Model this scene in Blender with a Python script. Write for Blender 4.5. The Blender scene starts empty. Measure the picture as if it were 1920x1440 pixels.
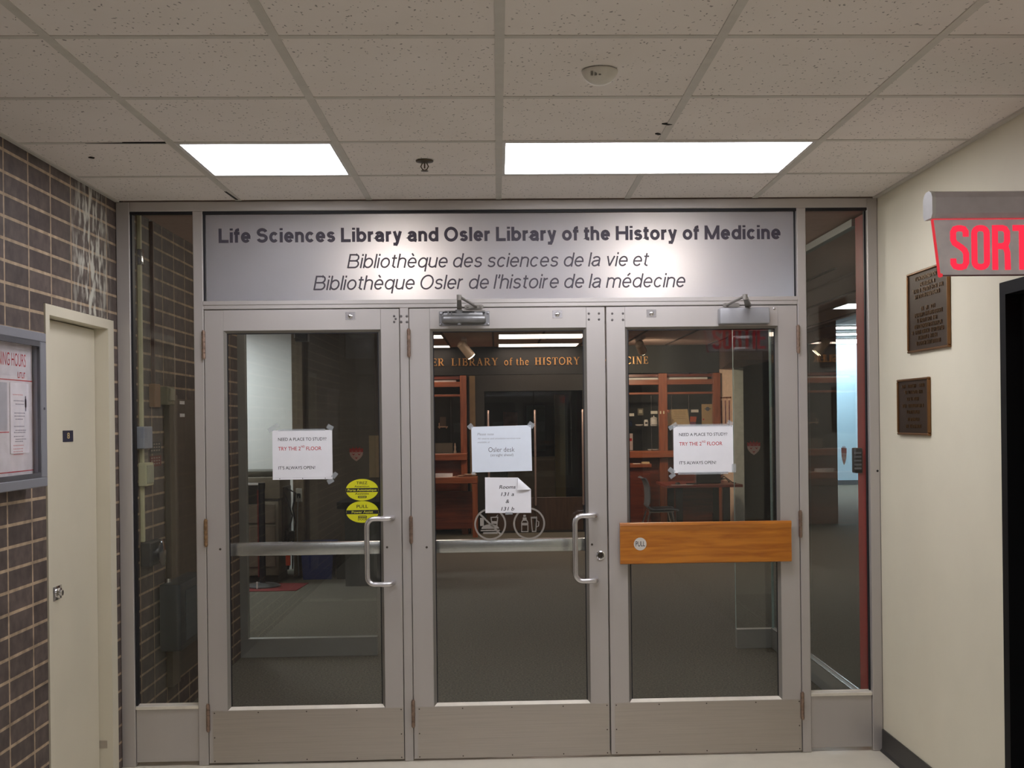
import bpy, bmesh, math, random
from mathutils import Vector, Matrix
random.seed(7)
SC = bpy.context.scene
COL = SC.collection
PI = math.pi

# ------------------------------------------------------------------ camera
cam_data = bpy.data.cameras.new('camera')
cam = bpy.data.objects.new('camera', cam_data); COL.objects.link(cam)
F_PX = 2229.26                      # focal length for a 1920 px wide frame
cam_data.sensor_fit = 'HORIZONTAL'; cam_data.sensor_width = 36.0
cam_data.lens = F_PX * 36.0 / 1920.0
cam_data.shift_x = -49.81 / 1920.0
cam_data.shift_y = 69.65 / 1920.0
cam_data.clip_start = 0.05; cam_data.clip_end = 200
def _cam_matrix(yaw, pit, rol, loc):
    c, s = math.cos(yaw), math.sin(yaw); A = Matrix(((c, s, 0), (-s, c, 0), (0, 0, 1)))
    c, s = math.cos(pit), math.sin(pit); B = Matrix(((1, 0, 0), (0, c, s), (0, -s, c)))
    c, s = math.cos(rol), math.sin(rol); C = Matrix(((c, 0, s), (0, 1, 0), (-s, 0, c)))
    M = C @ B @ A
    m = Matrix((M[0], M[2], -M[1])).transposed().to_4x4()
    m.translation = loc
    return m
cam.matrix_world = _cam_matrix(-0.0346, -0.0007, -0.0120, (-0.5177, -5.6203, 1.5993))
SC.camera = cam

# ------------------------------------------------------------------ world, exposure
world = bpy.data.worlds.new('world'); SC.world = world; world.use_nodes = True
bg = world.node_tree.nodes['Background']
bg.inputs[0].default_value = (0.02, 0.02, 0.022, 1); bg.inputs[1].default_value = 1.0
SC.view_settings.view_transform = 'Standard'; SC.view_settings.look = 'None'
SC.view_settings.exposure = 0.12; SC.view_settings.gamma = 1.0
SC.view_settings.use_curve_mapping = False
try:
    SC.cycles.transparent_max_bounces = 32
    SC.cycles.max_bounces = 10
    SC.cycles.glossy_bounces = 5
    SC.cycles.diffuse_bounces = 5
    SC.cycles.sample_clamp_indirect = 12.0
except Exception:
    pass
TROFFER = 12.5                       # radiance of the corridor ceiling lights
CORRIDOR = 7.0                      # radiance of the corridor lights behind the camera
INNER = 6.0                         # library ceiling lights
HALL = 22.0                          # bright hall on the right

# ------------------------------------------------------------------ materials
def lin(c):
    return tuple((v/12.92 if v <= 0.04045 else ((v+0.055)/1.055)**2.4) for v in [x/255.0 for x in c]) + (1.0,)
MATS = {}
def mat(name, rgb, rough=0.6, metal=0.0, var=0.08, scale=18.0, bump=0.0, spec=0.5, stretch=None, coat=0.0, bscale=None):
    if name in MATS: return MATS[name]
    m = bpy.data.materials.new(name); m.use_nodes = True
    nt = m.node_tree; p = nt.nodes['Principled BSDF']
    tc = nt.nodes.new('ShaderNodeTexCoord'); mp = nt.nodes.new('ShaderNodeMapping')
    nt.links.new(tc.outputs['Object'], mp.inputs[0])
    if stretch: mp.inputs['Scale'].default_value = stretch
    n = nt.nodes.new('ShaderNodeTexNoise'); n.inputs['Scale'].default_value = scale; n.inputs['Detail'].default_value = 5
    nt.links.new(mp.outputs[0], n.inputs['Vector'])
    r = nt.nodes.new('ShaderNodeValToRGB')
    c = lin(rgb)
    r.color_ramp.elements[0].position = 0.3; r.color_ramp.elements[1].position = 0.7
    r.color_ramp.elements[0].color = tuple(max(0, v*(1-var)) for v in c[:3]) + (1,)
    r.color_ramp.elements[1].color = tuple(min(1, v*(1+var)) for v in c[:3]) + (1,)
    nt.links.new(n.outputs[0], r.inputs[0]); nt.links.new(r.outputs[0], p.inputs['Base Color'])
    p.inputs['Roughness'].default_value = rough; p.inputs['Metallic'].default_value = metal
    p.inputs['Specular IOR Level'].default_value = spec
    if coat:
        p.inputs['Coat Weight'].default_value = coat; p.inputs['Coat Roughness'].default_value = 0.15
    if bump:
        b = nt.nodes.new('ShaderNodeBump'); b.inputs['Strength'].default_value = bump; b.inputs['Distance'].default_value = 0.004
        src = n
        if bscale:
            src = nt.nodes.new('ShaderNodeTexNoise'); src.inputs['Scale'].default_value = bscale; src.inputs['Detail'].default_value = 4
            nt.links.new(mp.outputs[0], src.inputs['Vector'])
        nt.links.new(src.outputs[0], b.inputs['Height']); nt.links.new(b.outputs[0], p.inputs['Normal'])
    MATS[name] = m; return m
def emit(name, rgb, strength):
    if name in MATS: return MATS[name]
    m = bpy.data.materials.new(name); m.use_nodes = True
    nt = m.node_tree; nt.nodes.clear()
    o = nt.nodes.new('ShaderNodeOutputMaterial'); e = nt.nodes.new('ShaderNodeEmission')
    e.inputs[0].default_value = lin(rgb); e.inputs[1].default_value = strength
    nt.links.new(e.outputs[0], o.inputs[0]); MATS[name] = m; return m
def glass(name, tint=(0.96, 0.975, 0.96), f0=0.035, gain=0.9, film=0.0):
    if name in MATS: return MATS[name]
    m = bpy.data.materials.new(name); m.use_nodes = True
    nt = m.node_tree; nt.nodes.clear()
    o = nt.nodes.new('ShaderNodeOutputMaterial'); mx = nt.nodes.new('ShaderNodeMixShader')
    t = nt.nodes.new('ShaderNodeBsdfTransparent'); g = nt.nodes.new('ShaderNodeBsdfGlossy')
    t.inputs[0].default_value = tint + (1,); g.inputs['Roughness'].default_value = 0.0
    lw = nt.nodes.new('ShaderNodeLayerWeight'); lw.inputs[0].default_value = 0.5
    pw = nt.nodes.new('ShaderNodeMath'); pw.operation = 'POWER'; pw.inputs[1].default_value = 5.0
    ml = nt.nodes.new('ShaderNodeMath'); ml.operation = 'MULTIPLY_ADD'; ml.inputs[1].default_value = gain; ml.inputs[2].default_value = f0
    nt.links.new(lw.outputs['Facing'], pw.inputs[0]); nt.links.new(pw.outputs[0], ml.inputs[0])
    nt.links.new(ml.outputs[0], mx.inputs[0]); nt.links.new(t.outputs[0], mx.inputs[1]); nt.links.new(g.outputs[0], mx.inputs[2])
    out = mx
    if film:                         # a thin film of dust and finger marks on the pane
        d = nt.nodes.new('ShaderNodeBsdfDiffuse'); d.inputs[0].default_value = (0.6, 0.6, 0.57, 1)
        tc = nt.nodes.new('ShaderNodeTexCoord'); n = nt.nodes.new('ShaderNodeTexNoise'); n.inputs['Scale'].default_value = 3.0
        nt.links.new(tc.outputs['Object'], n.inputs['Vector'])
        k = nt.nodes.new('ShaderNodeMath'); k.operation = 'MULTIPLY'; k.inputs[1].default_value = film
        nt.links.new(n.outputs[0], k.inputs[0])
        m2 = nt.nodes.new('ShaderNodeMixShader'); nt.links.new(k.outputs[0], m2.inputs[0])
        nt.links.new(mx.outputs[0], m2.inputs[1]); nt.links.new(d.outputs[0], m2.inputs[2]); out = m2
    nt.links.new(out.outputs[0], o.inputs[0]); MATS[name] = m; return m
def translucent_vinyl(name, rgb, alpha):
    if name in MATS: return MATS[name]
    m = mat(name, rgb, 0.5); m.node_tree.nodes['Principled BSDF'].inputs['Alpha'].default_value = alpha
    return m
def brick(name, b1, b2, mortar):
    m = bpy.data.materials.new(name); m.use_nodes = True
    nt = m.node_tree; p = nt.nodes['Principled BSDF']; N = nt.nodes.new; Lk = nt.links.new
    tc = N('ShaderNodeTexCoord'); sx = N('ShaderNodeSeparateXYZ'); Lk(tc.outputs['Object'], sx.inputs[0])
    ay = N('ShaderNodeMath'); ay.inputs[1].default_value = 0.133 + 226*0.226*0.1; Lk(sx.outputs[1], ay.inputs[0])
    az = N('ShaderNodeMath'); az.inputs[1].default_value = -0.921 + 8.0; Lk(sx.outputs[2], az.inputs[0])
    ay.inputs[1].default_value = 0.133 + 0.226*60
    cb = N('ShaderNodeCombineXYZ'); Lk(ay.outputs[0], cb.inputs[0]); Lk(az.outputs[0], cb.inputs[1])
    bt = N('ShaderNodeTexBrick'); bt.offset = 0.0; bt.squash = 1.0
    Lk(cb.outputs[0], bt.inputs['Vector'])
    bt.inputs['Color1'].default_value = lin(b1); bt.inputs['Color2'].default_value = lin(b2); bt.inputs['Mortar'].default_value = lin(mortar)
    bt.inputs['Scale'].default_value = 1.0; bt.inputs['Mortar Size'].default_value = 0.0062; bt.inputs['Mortar Smooth'].default_value = 0.15
    bt.inputs['Bias'].default_value = 0.0; bt.inputs['Brick Width'].default_value = 0.226; bt.inputs['Row Height'].default_value = 0.08
    # surface mottling
    n = N('ShaderNodeTexNoise'); n.inputs['Scale'].default_value = 22; n.inputs['Detail'].default_value = 6; Lk(tc.outputs['Object'], n.inputs['Vector'])
    r = N('ShaderNodeValToRGB'); r.color_ramp.elements[0].color = (0.6, 0.6, 0.6, 1); r.color_ramp.elements[1].color = (1.3, 1.3, 1.3, 1)
    r.color_ramp.elements[0].position = 0.3; r.color_ramp.elements[1].position = 0.75; Lk(n.outputs[0], r.inputs[0])
    mul = N('ShaderNodeMix'); mul.data_type = 'RGBA'; mul.blend_type = 'MULTIPLY'; mul.inputs[0].default_value = 1.0
    Lk(bt.outputs['Color'], mul.inputs[6]); Lk(r.outputs[0], mul.inputs[7])
    # white efflorescence stain with a shape of its own above the cream door
    mp = N('ShaderNodeMapping'); mp.inputs['Location'].default_value = (0, 0.335*3.6, -2.33*1.5); mp.inputs['Scale'].default_value = (0, 3.6, 1.5)
    Lk(tc.outputs['Object'], mp.inputs[0])
    gr = N('ShaderNodeTexGradient'); gr.gradient_type = 'SPHERICAL'; Lk(mp.outputs[0], gr.inputs[0])
    n2 = N('ShaderNodeTexNoise'); n2.inputs['Scale'].default_value = 20; n2.inputs['Detail'].default_value = 7
    mp2 = N('ShaderNodeMapping'); mp2.inputs['Scale'].default_value = (1, 1.6, 0.55); Lk(tc.outputs['Object'], mp2.inputs[0]); Lk(mp2.outputs[0], n2.inputs['Vector'])
    r2 = N('ShaderNodeValToRGB'); r2.color_ramp.elements[0].position = 0.46; r2.color_ramp.elements[1].position = 0.60; Lk(n2.outputs[0], r2.inputs[0])
    st = N('ShaderNodeMath'); st.operation = 'MULTIPLY'; Lk(gr.outputs['Fac'], st.inputs[0]); Lk(r2.outputs[0], st.inputs[1])
    st2 = N('ShaderNodeMath'); st2.operation = 'MULTIPLY'; st2.inputs[1].default_value = 1.7; st2.use_clamp = True; Lk(st.outputs[0], st2.inputs[0])
    mx = N('ShaderNodeMix'); mx.data_type = 'RGBA'; Lk(st2.outputs[0], mx.inputs[0]); Lk(mul.outputs[2], mx.inputs[6]); mx.inputs[7].default_value = lin((190, 188, 176))
    Lk(mx.outputs[2], p.inputs['Base Color'])
    p.inputs['Roughness'].default_value = 0.62
    inv = N('ShaderNodeMath'); inv.operation = 'SUBTRACT'; inv.inputs[0].default_value = 1.0; Lk(bt.outputs['Fac'], inv.inputs[1])
    b = N('ShaderNodeBump'); b.inputs['Strength'].default_value = 0.5; b.inputs['Distance'].default_value = 0.004
    Lk(inv.outputs[0], b.inputs['Height']); Lk(b.outputs[0], p.inputs['Normal'])
    MATS[name] = m; return m
def ceiling_tile(name, rgb):
    m = bpy.data.materials.new(name); m.use_nodes = True
    nt = m.node_tree; p = nt.nodes['Principled BSDF']; N = nt.nodes.new; Lk = nt.links.new
    tc = N('ShaderNodeTexCoord')
    w = N('ShaderNodeTexNoise'); w.inputs['Scale'].default_value = 30; Lk(tc.outputs['Object'], w.inputs['Vector'])
    ad = N('ShaderNodeMix'); ad.data_type = 'RGBA'; ad.blend_type = 'ADD'; ad.inputs[0].default_value = 0.035
    Lk(tc.outputs['Object'], ad.inputs[6]); Lk(w.outputs['Color'], ad.inputs[7])
    mp = N('ShaderNodeMapping'); mp.inputs['Scale'].default_value = (1.0, 0.55, 1.0); mp.inputs['Rotation'].default_value = (0, 0, 0.35); Lk(ad.outputs[2], mp.inputs[0])
    v = N('ShaderNodeTexVoronoi'); v.inputs['Scale'].default_value = 62; Lk(mp.outputs[0], v.inputs['Vector'])
    r = N('ShaderNodeValToRGB'); r.color_ramp.elements[0].position = 0.13; r.color_ramp.elements[1].position = 0.20; Lk(v.outputs['Distance'], r.inputs[0])
    c = lin(rgb)
    r.color_ramp.elements[0].color = tuple(x*0.40 for x in c[:3]) + (1,); r.color_ramp.elements[1].color = c
    n = N('ShaderNodeTexNoise'); n.inputs['Scale'].default_value = 3.5; n.inputs['Detail'].default_value = 4; Lk(tc.outputs['Object'], n.inputs['Vector'])
    r2 = N('ShaderNodeValToRGB'); r2.color_ramp.elements[0].color = (0.93, 0.92, 0.9, 1); r2.color_ramp.elements[1].color = (1.04, 1.04, 1.04, 1); Lk(n.outputs[0], r2.inputs[0])
    mul = N('ShaderNodeMix'); mul.data_type = 'RGBA'; mul.blend_type = 'MULTIPLY'; mul.inputs[0].default_value = 1.0
    Lk(r.outputs[0], mul.inputs[6]); Lk(r2.outputs[0], mul.inputs[7]); Lk(mul.outputs[2], p.inputs['Base Color'])
    p.inputs['Roughness'].default_value = 0.9
    MATS[name] = m; return m
def wood(name, c1, c2, rough=0.35, axis='X', scale=1.0, coat=0.3):
    if name in MATS: return MATS[name]
    m = bpy.data.materials.new(name); m.use_nodes = True
    nt = m.node_tree; p = nt.nodes['Principled BSDF']; N = nt.nodes.new; Lk = nt.links.new
    tc = N('ShaderNodeTexCoord'); mp = N('ShaderNodeMapping')
    s = {'X': (1.2, 14, 14), 'Z': (14, 14, 1.2), 'Y': (14, 1.2, 14)}[axis]
    mp.inputs['Scale'].default_value = tuple(v*scale for v in s); Lk(tc.outputs['Object'], mp.inputs[0])
    n = N('ShaderNodeTexNoise'); n.inputs['Scale'].default_value = 2.2; n.inputs['Detail'].default_value = 7; n.inputs['Distortion'].default_value = 0.6; Lk(mp.outputs[0], n.inputs['Vector'])
    r = N('ShaderNodeValToRGB'); r.color_ramp.elements[0].position = 0.32; r.color_ramp.elements[1].position = 0.68
    r.color_ramp.elements[0].color = lin(c1); r.color_ramp.elements[1].color = lin(c2); Lk(n.outputs[0], r.inputs[0]); Lk(r.outputs[0], p.inputs['Base Color'])
    p.inputs['Roughness'].default_value = rough; p.inputs['Coat Weight'].default_value = coat; p.inputs['Coat Roughness'].default_value = 0.2
    MATS[name] = m; return m

ALU = mat('anodised_aluminium', (187, 182, 178), 0.42, 0.55, 0.03, 6, stretch=(1, 1, 0.1))
ALU_D = mat('anodised_aluminium_bead', (150, 146, 140), 0.4, 0.6, 0.03, 6)
STEEL = mat('brushed_steel', (186, 179, 171), 0.36, 0.9, 0.06, 12, stretch=(0.3, 1, 30))
SATIN = mat('satin_steel', (205, 203, 205), 0.25, 0.9, 0.03, 9)
CHROME = mat('chrome', (225, 225, 228), 0.12, 1.0, 0.02, 9)
HINGE = mat('worn_bronze_hinge', (148, 126, 112), 0.4, 0.8, 0.25, 60)
HINGE_R = mat('rusty_hinge', (136, 108, 78), 0.6, 0.6, 0.35, 80)
GASKET = mat('black_rubber_gasket', (14, 15, 22), 0.5)
DARK = mat('dark_gap', (16, 15, 15), 0.8)
BLACK = mat('black_plastic', (20, 20, 22), 0.45)
PAPER = mat('white_paper', (226, 226, 230), 0.8, var=0.02)
PAPER_B = mat('bluish_paper', (214, 222, 232), 0.8, var=0.02)
INK = mat('black_ink', (28, 28, 32), 0.8)
INK_G = mat('grey_ink', (96, 96, 102), 0.8)
RED_INK = mat('red_ink', (178, 32, 38), 0.8)
TAPE = translucent_vinyl('clear_tape', (190, 196, 200), 0.3)
CREAM = mat('cream_paint', (215, 209, 188), 0.5, var=0.03, scale=3)
CREAM_D = mat('cream_door_paint', (203, 196, 176), 0.42, var=0.03, scale=3)
BRICK = brick('dark_brown_stack_brick', (78, 67, 63), (90, 78, 73), (166, 145, 120))
TILE = ceiling_tile('fissured_ceiling_tile', (230, 224, 220))
TBAR = mat('ceiling_grid_paint', (198, 194, 186), 0.5, var=0.04)
VINYL = mat('cream_floor_vinyl', (210, 203, 186), 0.3, var=0.05, scale=7)
CARPET = mat('grey_carpet', (88, 84, 74), 0.95, var=0.6, scale=75, bump=0.3)
GLASS = glass('door_glass', film=0.014)
GLASS_IN = glass('screen_glass', (0.95, 0.97, 0.96), film=0.0)
GLASS_CASE = glass('cabinet_glass', (0.97, 0.97, 0.97), f0=0.03, gain=0.6)
VINYL_W = translucent_vinyl('etched_vinyl', (166, 160, 152), 0.5)
CHERRY = wood('cherry_wood', (122, 62, 36), (158, 88, 54), axis='X')
CHERRY_V = wood('cherry_wood_upright', (122, 62, 36), (158, 88, 54), axis='Z')
CHERRY_D = wood('dark_cherry_wood', (86, 36, 24), (122, 54, 34), axis='X')
OAK = wood('honey_stained_board', (150, 84, 18), (186, 116, 32), 0.32, 'X', 1.6, 0.5)
BRONZE = mat('dark_bronze', (62, 48, 38), 0.45, 0.5, 0.1, 30)
BRONZE_L = mat('polished_bronze_edge', (122, 86, 52), 0.35, 0.7, 0.08, 30)
BRONZE_T = mat('bronze_raised_text', (112, 84, 56), 0.35, 0.7, 0.08, 30)
GREY_P = mat('grey_plastic', (150, 148, 146), 0.5)

# ------------------------------------------------------------------ mesh helpers
class MB:
    def __init__(s): s.v = []; s.f = []; s.sm = []
    def add(s, vs, fs, smooth=False):
        o = len(s.v); s.v += [tuple(v) for v in vs]; s.f += [tuple(i+o for i in f) for f in fs]; s.sm += [smooth]*len(fs); return s
    def box(s, x0, x1, y0, y1, z0, z1, bev=0.0, seg=2):
        if x0 > x1: x0, x1 = x1, x0
        if y0 > y1: y0, y1 = y1, y0
        if z0 > z1: z0, z1 = z1, z0
        if bev <= 0:
            vs = [(x0,y0,z0),(x1,y0,z0),(x1,y1,z0),(x0,y1,z0),(x0,y0,z1),(x1,y0,z1),(x1,y1,z1),(x0,y1,z1)]
            return s.add(vs, [(0,3,2,1),(4,5,6,7),(0,1,5,4),(1,2,6,5),(2,3,7,6),(3,0,4,7)])
        bm = bmesh.new(); bmesh.ops.create_cube(bm, size=1)
        for v in bm.verts: v.co = ((x0+x1)/2+v.co.x*(x1-x0), (y0+y1)/2+v.co.y*(y1-y0), (z0+z1)/2+v.co.z*(z1-z0))
        bev = min(bev, (x1-x0)*.49, (y1-y0)*.49, (z1-z0)*.49)
        bmesh.ops.bevel(bm, geom=bm.edges[:], offset=bev, segments=seg, profile=0.5, affect='EDGES')
        return s.bm(bm, seg > 1)
    def bm(s, bm, smooth=False):
        bm.verts.index_update()
        s.add([v.co[:] for v in bm.verts], [[v.index for v in f.verts] for f in bm.faces], smooth); bm.free(); return s
    def tube(s, pts, r, n=10, cap=True, smooth=True):
        pts = [Vector(p) for p in pts]; rs = r if isinstance(r, (list, tuple)) else [r]*len(pts)
        rings = []; up = None
        for i, p in enumerate(pts):
            t = (pts[min(i+1, len(pts)-1)] - pts[max(i-1, 0)]).normalized()
            if up is None:
                up = Vector((0, 0, 1)) if abs(t.z) < 0.9 else Vector((1, 0, 0))
            a = t.cross(up).normalized(); b = a.cross(t).normalized(); up = b
            rings.append([p + (a*math.cos(2*PI*k/n) + b*math.sin(2*PI*k/n))*rs[i] for k in range(n)])
        vs = [v for rg in rings for v in rg]; fs = []
        for i in range(len(pts)-1):
            for k in range(n):
                fs.append((i*n+k, i*n+(k+1) % n, (i+1)*n+(k+1) % n, (i+1)*n+k))
        s.add(vs, fs, smooth)
        if cap:
            s.add(rings[0], [tuple(range(n))[::-1]]); s.add(rings[-1], [tuple(range(n))])
        return s
    def cyl(s, p0, p1, r, n=16): return s.tube([p0, p1], r, n)
    def lathe(s, prof, c, axis='Z', n=24):
        # prof: list of (radius, height)
        vs = []; fs = []
        for (r, h) in prof:
            for k in range(n):
                a = 2*PI*k/n; u, w = r*math.cos(a), r*math.sin(a)
                if axis == 'Z': vs.append((c[0]+u, c[1]+w, c[2]+h))
                elif axis == 'Y': vs.append((c[0]+u, c[1]+h, c[2]+w))
                else: vs.append((c[0]+h, c[1]+u, c[2]+w))
        for i in range(len(prof)-1):
            for k in range(n): fs.append((i*n+k, i*n+(k+1) % n, (i+1)*n+(k+1) % n, (i+1)*n+k))
        fs.append(tuple(range(n))[::-1]); fs.append(tuple((len(prof)-1)*n+k for k in range(n)))
        return s.add(vs, fs, True)
    def prism(s, poly, a0, a1, axis='Y'):
        # poly in the two other axes (XZ for Y, YZ for X, XY for Z)
        def P(p, a): return {'Y': (p[0], a, p[1]), 'X': (a, p[0], p[1]), 'Z': (p[0], p[1], a)}[axis]
        n = len(poly)
        return s.add([P(p, a0) for p in poly] + [P(p, a1) for p in poly],
                     [tuple(range(n)), tuple(range(2*n-1, n-1, -1))] + [(i, n+i, n+(i+1) % n, (i+1) % n) for i in range(n)])
    def stroke(s, pts, w, a0, a1, axis='Y', closed=False):
        # a flat ribbon of width w along a 2D polyline, extruded from a0 to a1
        P = [Vector(p) for p in pts]; n = len(P); Lf = []; Rt = []
        for i in range(n):
            if closed: d0 = P[i]-P[i-1]; d1 = P[(i+1) % n]-P[i]
            else:
                d0 = P[i]-P[i-1] if i else P[1]-P[0]; d1 = P[i+1]-P[i] if i < n-1 else d0
            d0 = d0.normalized(); d1 = d1.normalized(); n0 = Vector((-d0.y, d0.x)); n1 = Vector((-d1.y, d1.x))
            m = (n0+n1); m = m.normalized() if m.length > 1e-6 else n0
            k = 1/max(0.45, m.dot(n0)); Lf.append(P[i]+m*w/2*k); Rt.append(P[i]-m*w/2*k)
        for i in range(n if closed else n-1):
            j = (i+1) % n; s.prism([Lf[i], Lf[j], Rt[j], Rt[i]], a0, a1, axis)
        return s
    def build(s, name, m, parent=None):
        o = W.get(parent.name, Vector((0, 0, 0))) if parent else Vector((0, 0, 0))
        me = bpy.data.meshes.new(name); me.from_pydata([(v[0]-o.x, v[1]-o.y, v[2]-o.z) for v in s.v], [], s.f)
        me.polygons.foreach_set('use_smooth', s.sm); me.update()
        bm = bmesh.new(); bm.from_mesh(me); bmesh.ops.recalc_face_normals(bm, faces=bm.faces); bm.to_mesh(me); bm.free()
        if any(s.sm):
            try: me.set_sharp_from_angle(angle=math.radians(40))
            except Exception: pass
        ob = bpy.data.objects.new(name, me); COL.objects.link(ob); me.materials.append(m)
        if parent: ob.parent = parent
        W[ob.name] = o.copy()
        return ob
W = {}
def tag(o, label=None, cat=None, group=None, kind=None):
    if label: o['label'] = label
    if cat: o['category'] = cat
    if group: o['group'] = group
    if kind: o['kind'] = kind
    return o
def thing(name, loc, label, cat, group=None, kind=None):
    o = bpy.data.objects.new(name, None); COL.objects.link(o); o.location = loc; o.empty_display_size = 0.05
    W[o.name] = Vector(loc); return tag(o, label, cat, group, kind)
def solo(name, mb, m, label, cat, group=None, kind=None):
    # a one-mesh thing, its origin moved to the base of the mesh
    xs = [v[0] for v in mb.v]; ys = [v[1] for v in mb.v]; zs = [v[2] for v in mb.v]
    o = Vector(((min(xs)+max(xs))/2, (min(ys)+max(ys))/2, min(zs)))
    mb.v = [(v[0]-o.x, v[1]-o.y, v[2]-o.z) for v in mb.v]
    ob = mb.build(name, m); ob.location = o; W[ob.name] = o
    return tag(ob, label, cat, group, kind)
def arc(cx, cz, rx, rz, a0, a1, n=12):
    return [(cx+rx*math.cos(math.radians(a0+(a1-a0)*i/n)), cz+rz*math.sin(math.radians(a0+(a1-a0)*i/n))) for i in range(n+1)]
def rrect(x0, x1, z0, z1, r, n=4):
    return arc(x1-r, z1-r, r, r, 0, 90, n)+arc(x0+r, z1-r, r, r, 90, 180, n)+arc(x0+r, z0+r, r, r, 180, 270, n)+arc(x1-r, z0+r, r, r, 270, 360, n)
_H = {}
def text_tris(body, shear=0.0, bold=0.0):
    cu = bpy.data.curves.new('t', 'FONT'); cu.body = body; cu.shear = shear; cu.offset = bold; cu.size = 1.0; cu.resolution_u = 4
    ob = bpy.data.objects.new('t', cu); COL.objects.link(ob)
    dg = bpy.context.evaluated_depsgraph_get(); dg.update()
    me = bpy.data.meshes.new_from_object(ob.evaluated_get(dg))
    vs = [v.co.copy() for v in me.vertices]; fs = [tuple(p.vertices) for p in me.polygons]
    bpy.data.objects.remove(ob); bpy.data.meshes.remove(me); bpy.data.curves.remove(cu)
    return vs, fs
def cap_height():
    if 'h' not in _H:
        vs, _ = text_tris('H'); _H['h'] = max(v.y for v in vs)
    return _H['h']
def text(mb, body, x0, x1, base, cap, place, shear=0.0, bold=0.0, center=False):
    # one line of lettering squeezed to x0..x1 with the given cap height; place(u, v) gives the 3D point
    vs, fs = text_tris(body, shear, bold)
    a, b = min(v.x for v in vs), max(v.x for v in vs); k = cap/cap_height()
    sx = (x1-x0)/(b-a)
    return mb.add([place(x0+(v.x-a)*sx, base+v.y*k) for v in vs], fs)
def front(y): return lambda u, v: (u, y, v)

# serif capitals drawn from strokes (unit height) for the gilt sign and the typed notices
def serif_glyph(ch):
    T, t = 0.15, 0.06; S = []; w = 0.7
    def V(x, a=0, b=1, q=T): S.append(([(x, a), (x, b)], q))
    def Hh(a, b, z, q=t): S.append(([(a, z), (b, z)], q))
    def foot(x, z, r=0.16): Hh(x-r, x+r, z+(0.02 if z < 0.5 else -0.02), 0.045)
    def curve(p, q=0.10): S.append((p, q))
    if ch == 'O': w = 0.82; curve(arc(.41, .5, .34, .47, 0, 360, 24), .11)
    elif ch == 'C': w = 0.76; curve(arc(.43, .5, .35, .46, 45, 315, 20), .11); V(.69, .68, .95, .05)
    elif ch == 'S': w = 0.6; curve(arc(.3, .74, .2, .22, 20, 250, 12)+arc(.3, .26, .22, .23, 80, -160, 12), .11)
    elif ch == 'L': w = 0.66; V(.18); foot(.18, 1); Hh(.02, .62, .03, .05); V(.6, 0, .25, .05)
    elif ch == 'E': w = 0.66; V(.18); Hh(.02, .58, .97, .05); Hh(.02, .62, .03, .05); Hh(.18, .45, .52); V(.56, .75, 1, .05); V(.6, 0, .25, .05); V(.45, .4, .64, .05)
    elif ch == 'R': w = 0.78; V(.18); foot(.18, 0); Hh(.02, .4, .97, .05); Hh(.18, .4, .5); curve(arc(.38, .735, .2, .235, 90, -90, 10), .11); S.append(([(.36, .5), (.66, .03)], T)); Hh(.6, .78, .02, .045)
    elif ch == 'I': w = 0.4; V(.2); foot(.2, 0); foot(.2, 1)
    elif ch == 'B': w = 0.7; V(.18); Hh(.02, .36, .97, .05); Hh(.02, .4, .03, .05); Hh(.18, .4, .52); curve(arc(.36, .755, .19, .22, 90, -90, 10), .11); curve(arc(.38, .27, .24, .25, 90, -90, 10), .12)
    elif ch == 'A': w = 0.8; S.append(([(.14, 0), (.4, 1)], t)); S.append(([(.38, 1), (.64, 0)], T)); Hh(.2, .56, .33); foot(.13, 0, .12); foot(.65, 0, .14)
    elif ch == 'Y': w = 0.78; V(.4, 0, .5); S.append(([(.14, 1), (.4, .46)], T)); S.append(([(.66, 1), (.4, .46)], t)); foot(.4, 0); foot(.14, 1, .14); foot(.66, 1, .12)
    elif ch == 'H': w = 0.84; V(.18); V(.66); Hh(.18, .66, .52); [foot(x, z) for x in (.18, .66) for z in (0, 1)]
    elif ch == 'T': w = 0.72; V(.36); foot(.36, 0); Hh(.04, .68, .97, .05); V(.05, .74, 1, .05); V(.67, .74, 1, .05)
    elif ch == 'M': w = 1.0; V(.16, 0, 1, t); V(.84); S.append(([(.18, 1), (.5, .06)], T)); S.append(([(.5, .06), (.82, 1)], t)); foot(.16, 0, .13); foot(.84, 0); foot(.14, 1, .1); foot(.86, 1, .12)
    elif ch == 'D': w = 0.8; V(.18); Hh(.02, .36, .97, .05); Hh(.02, .36, .03, .05); curve(arc(.34, .5, .37, .47, 90, -90, 16), .12)
    elif ch == 'N': w = 0.86; V(.18, 0, 1, t); V(.68, 0, 1, t); S.append(([(.18, 1), (.68, 0)], T)); foot(.18, 0, .13); foot(.14, 1, .12); foot(.68, 1, .13)
    elif ch == 'o': w = 0.56; curve(arc(.28, .33, .2, .3, 0, 360, 18), .1)
    elif ch == 'f': w = 0.4; V(.17, 0, .82, .12); curve(arc(.31, .8, .14, .17, 180, 50, 8), .07); Hh(.04, .36, .63); foot(.17, 0, .13)
    elif ch == 't': w = 0.4; V(.17, .1, .85, .12); curve(arc(.28, .14, .11, .12, 180, 320, 8), .07); Hh(.04, .34, .63)
    elif ch == 'h': w = 0.66; V(.15, 0, 1, .12); V(.5, 0, .45, .12); curve(arc(.325, .44, .175, .19, 0, 180, 10), .07); foot(.15, 0, .13); foot(.5, 0, .13)
    elif ch == 'e': w = 0.54; curve(arc(.28, .33, .2, .3, 10, 320, 16), .1); Hh(.1, .46, .37)
    else: w = 0.42
    return S, w
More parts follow.
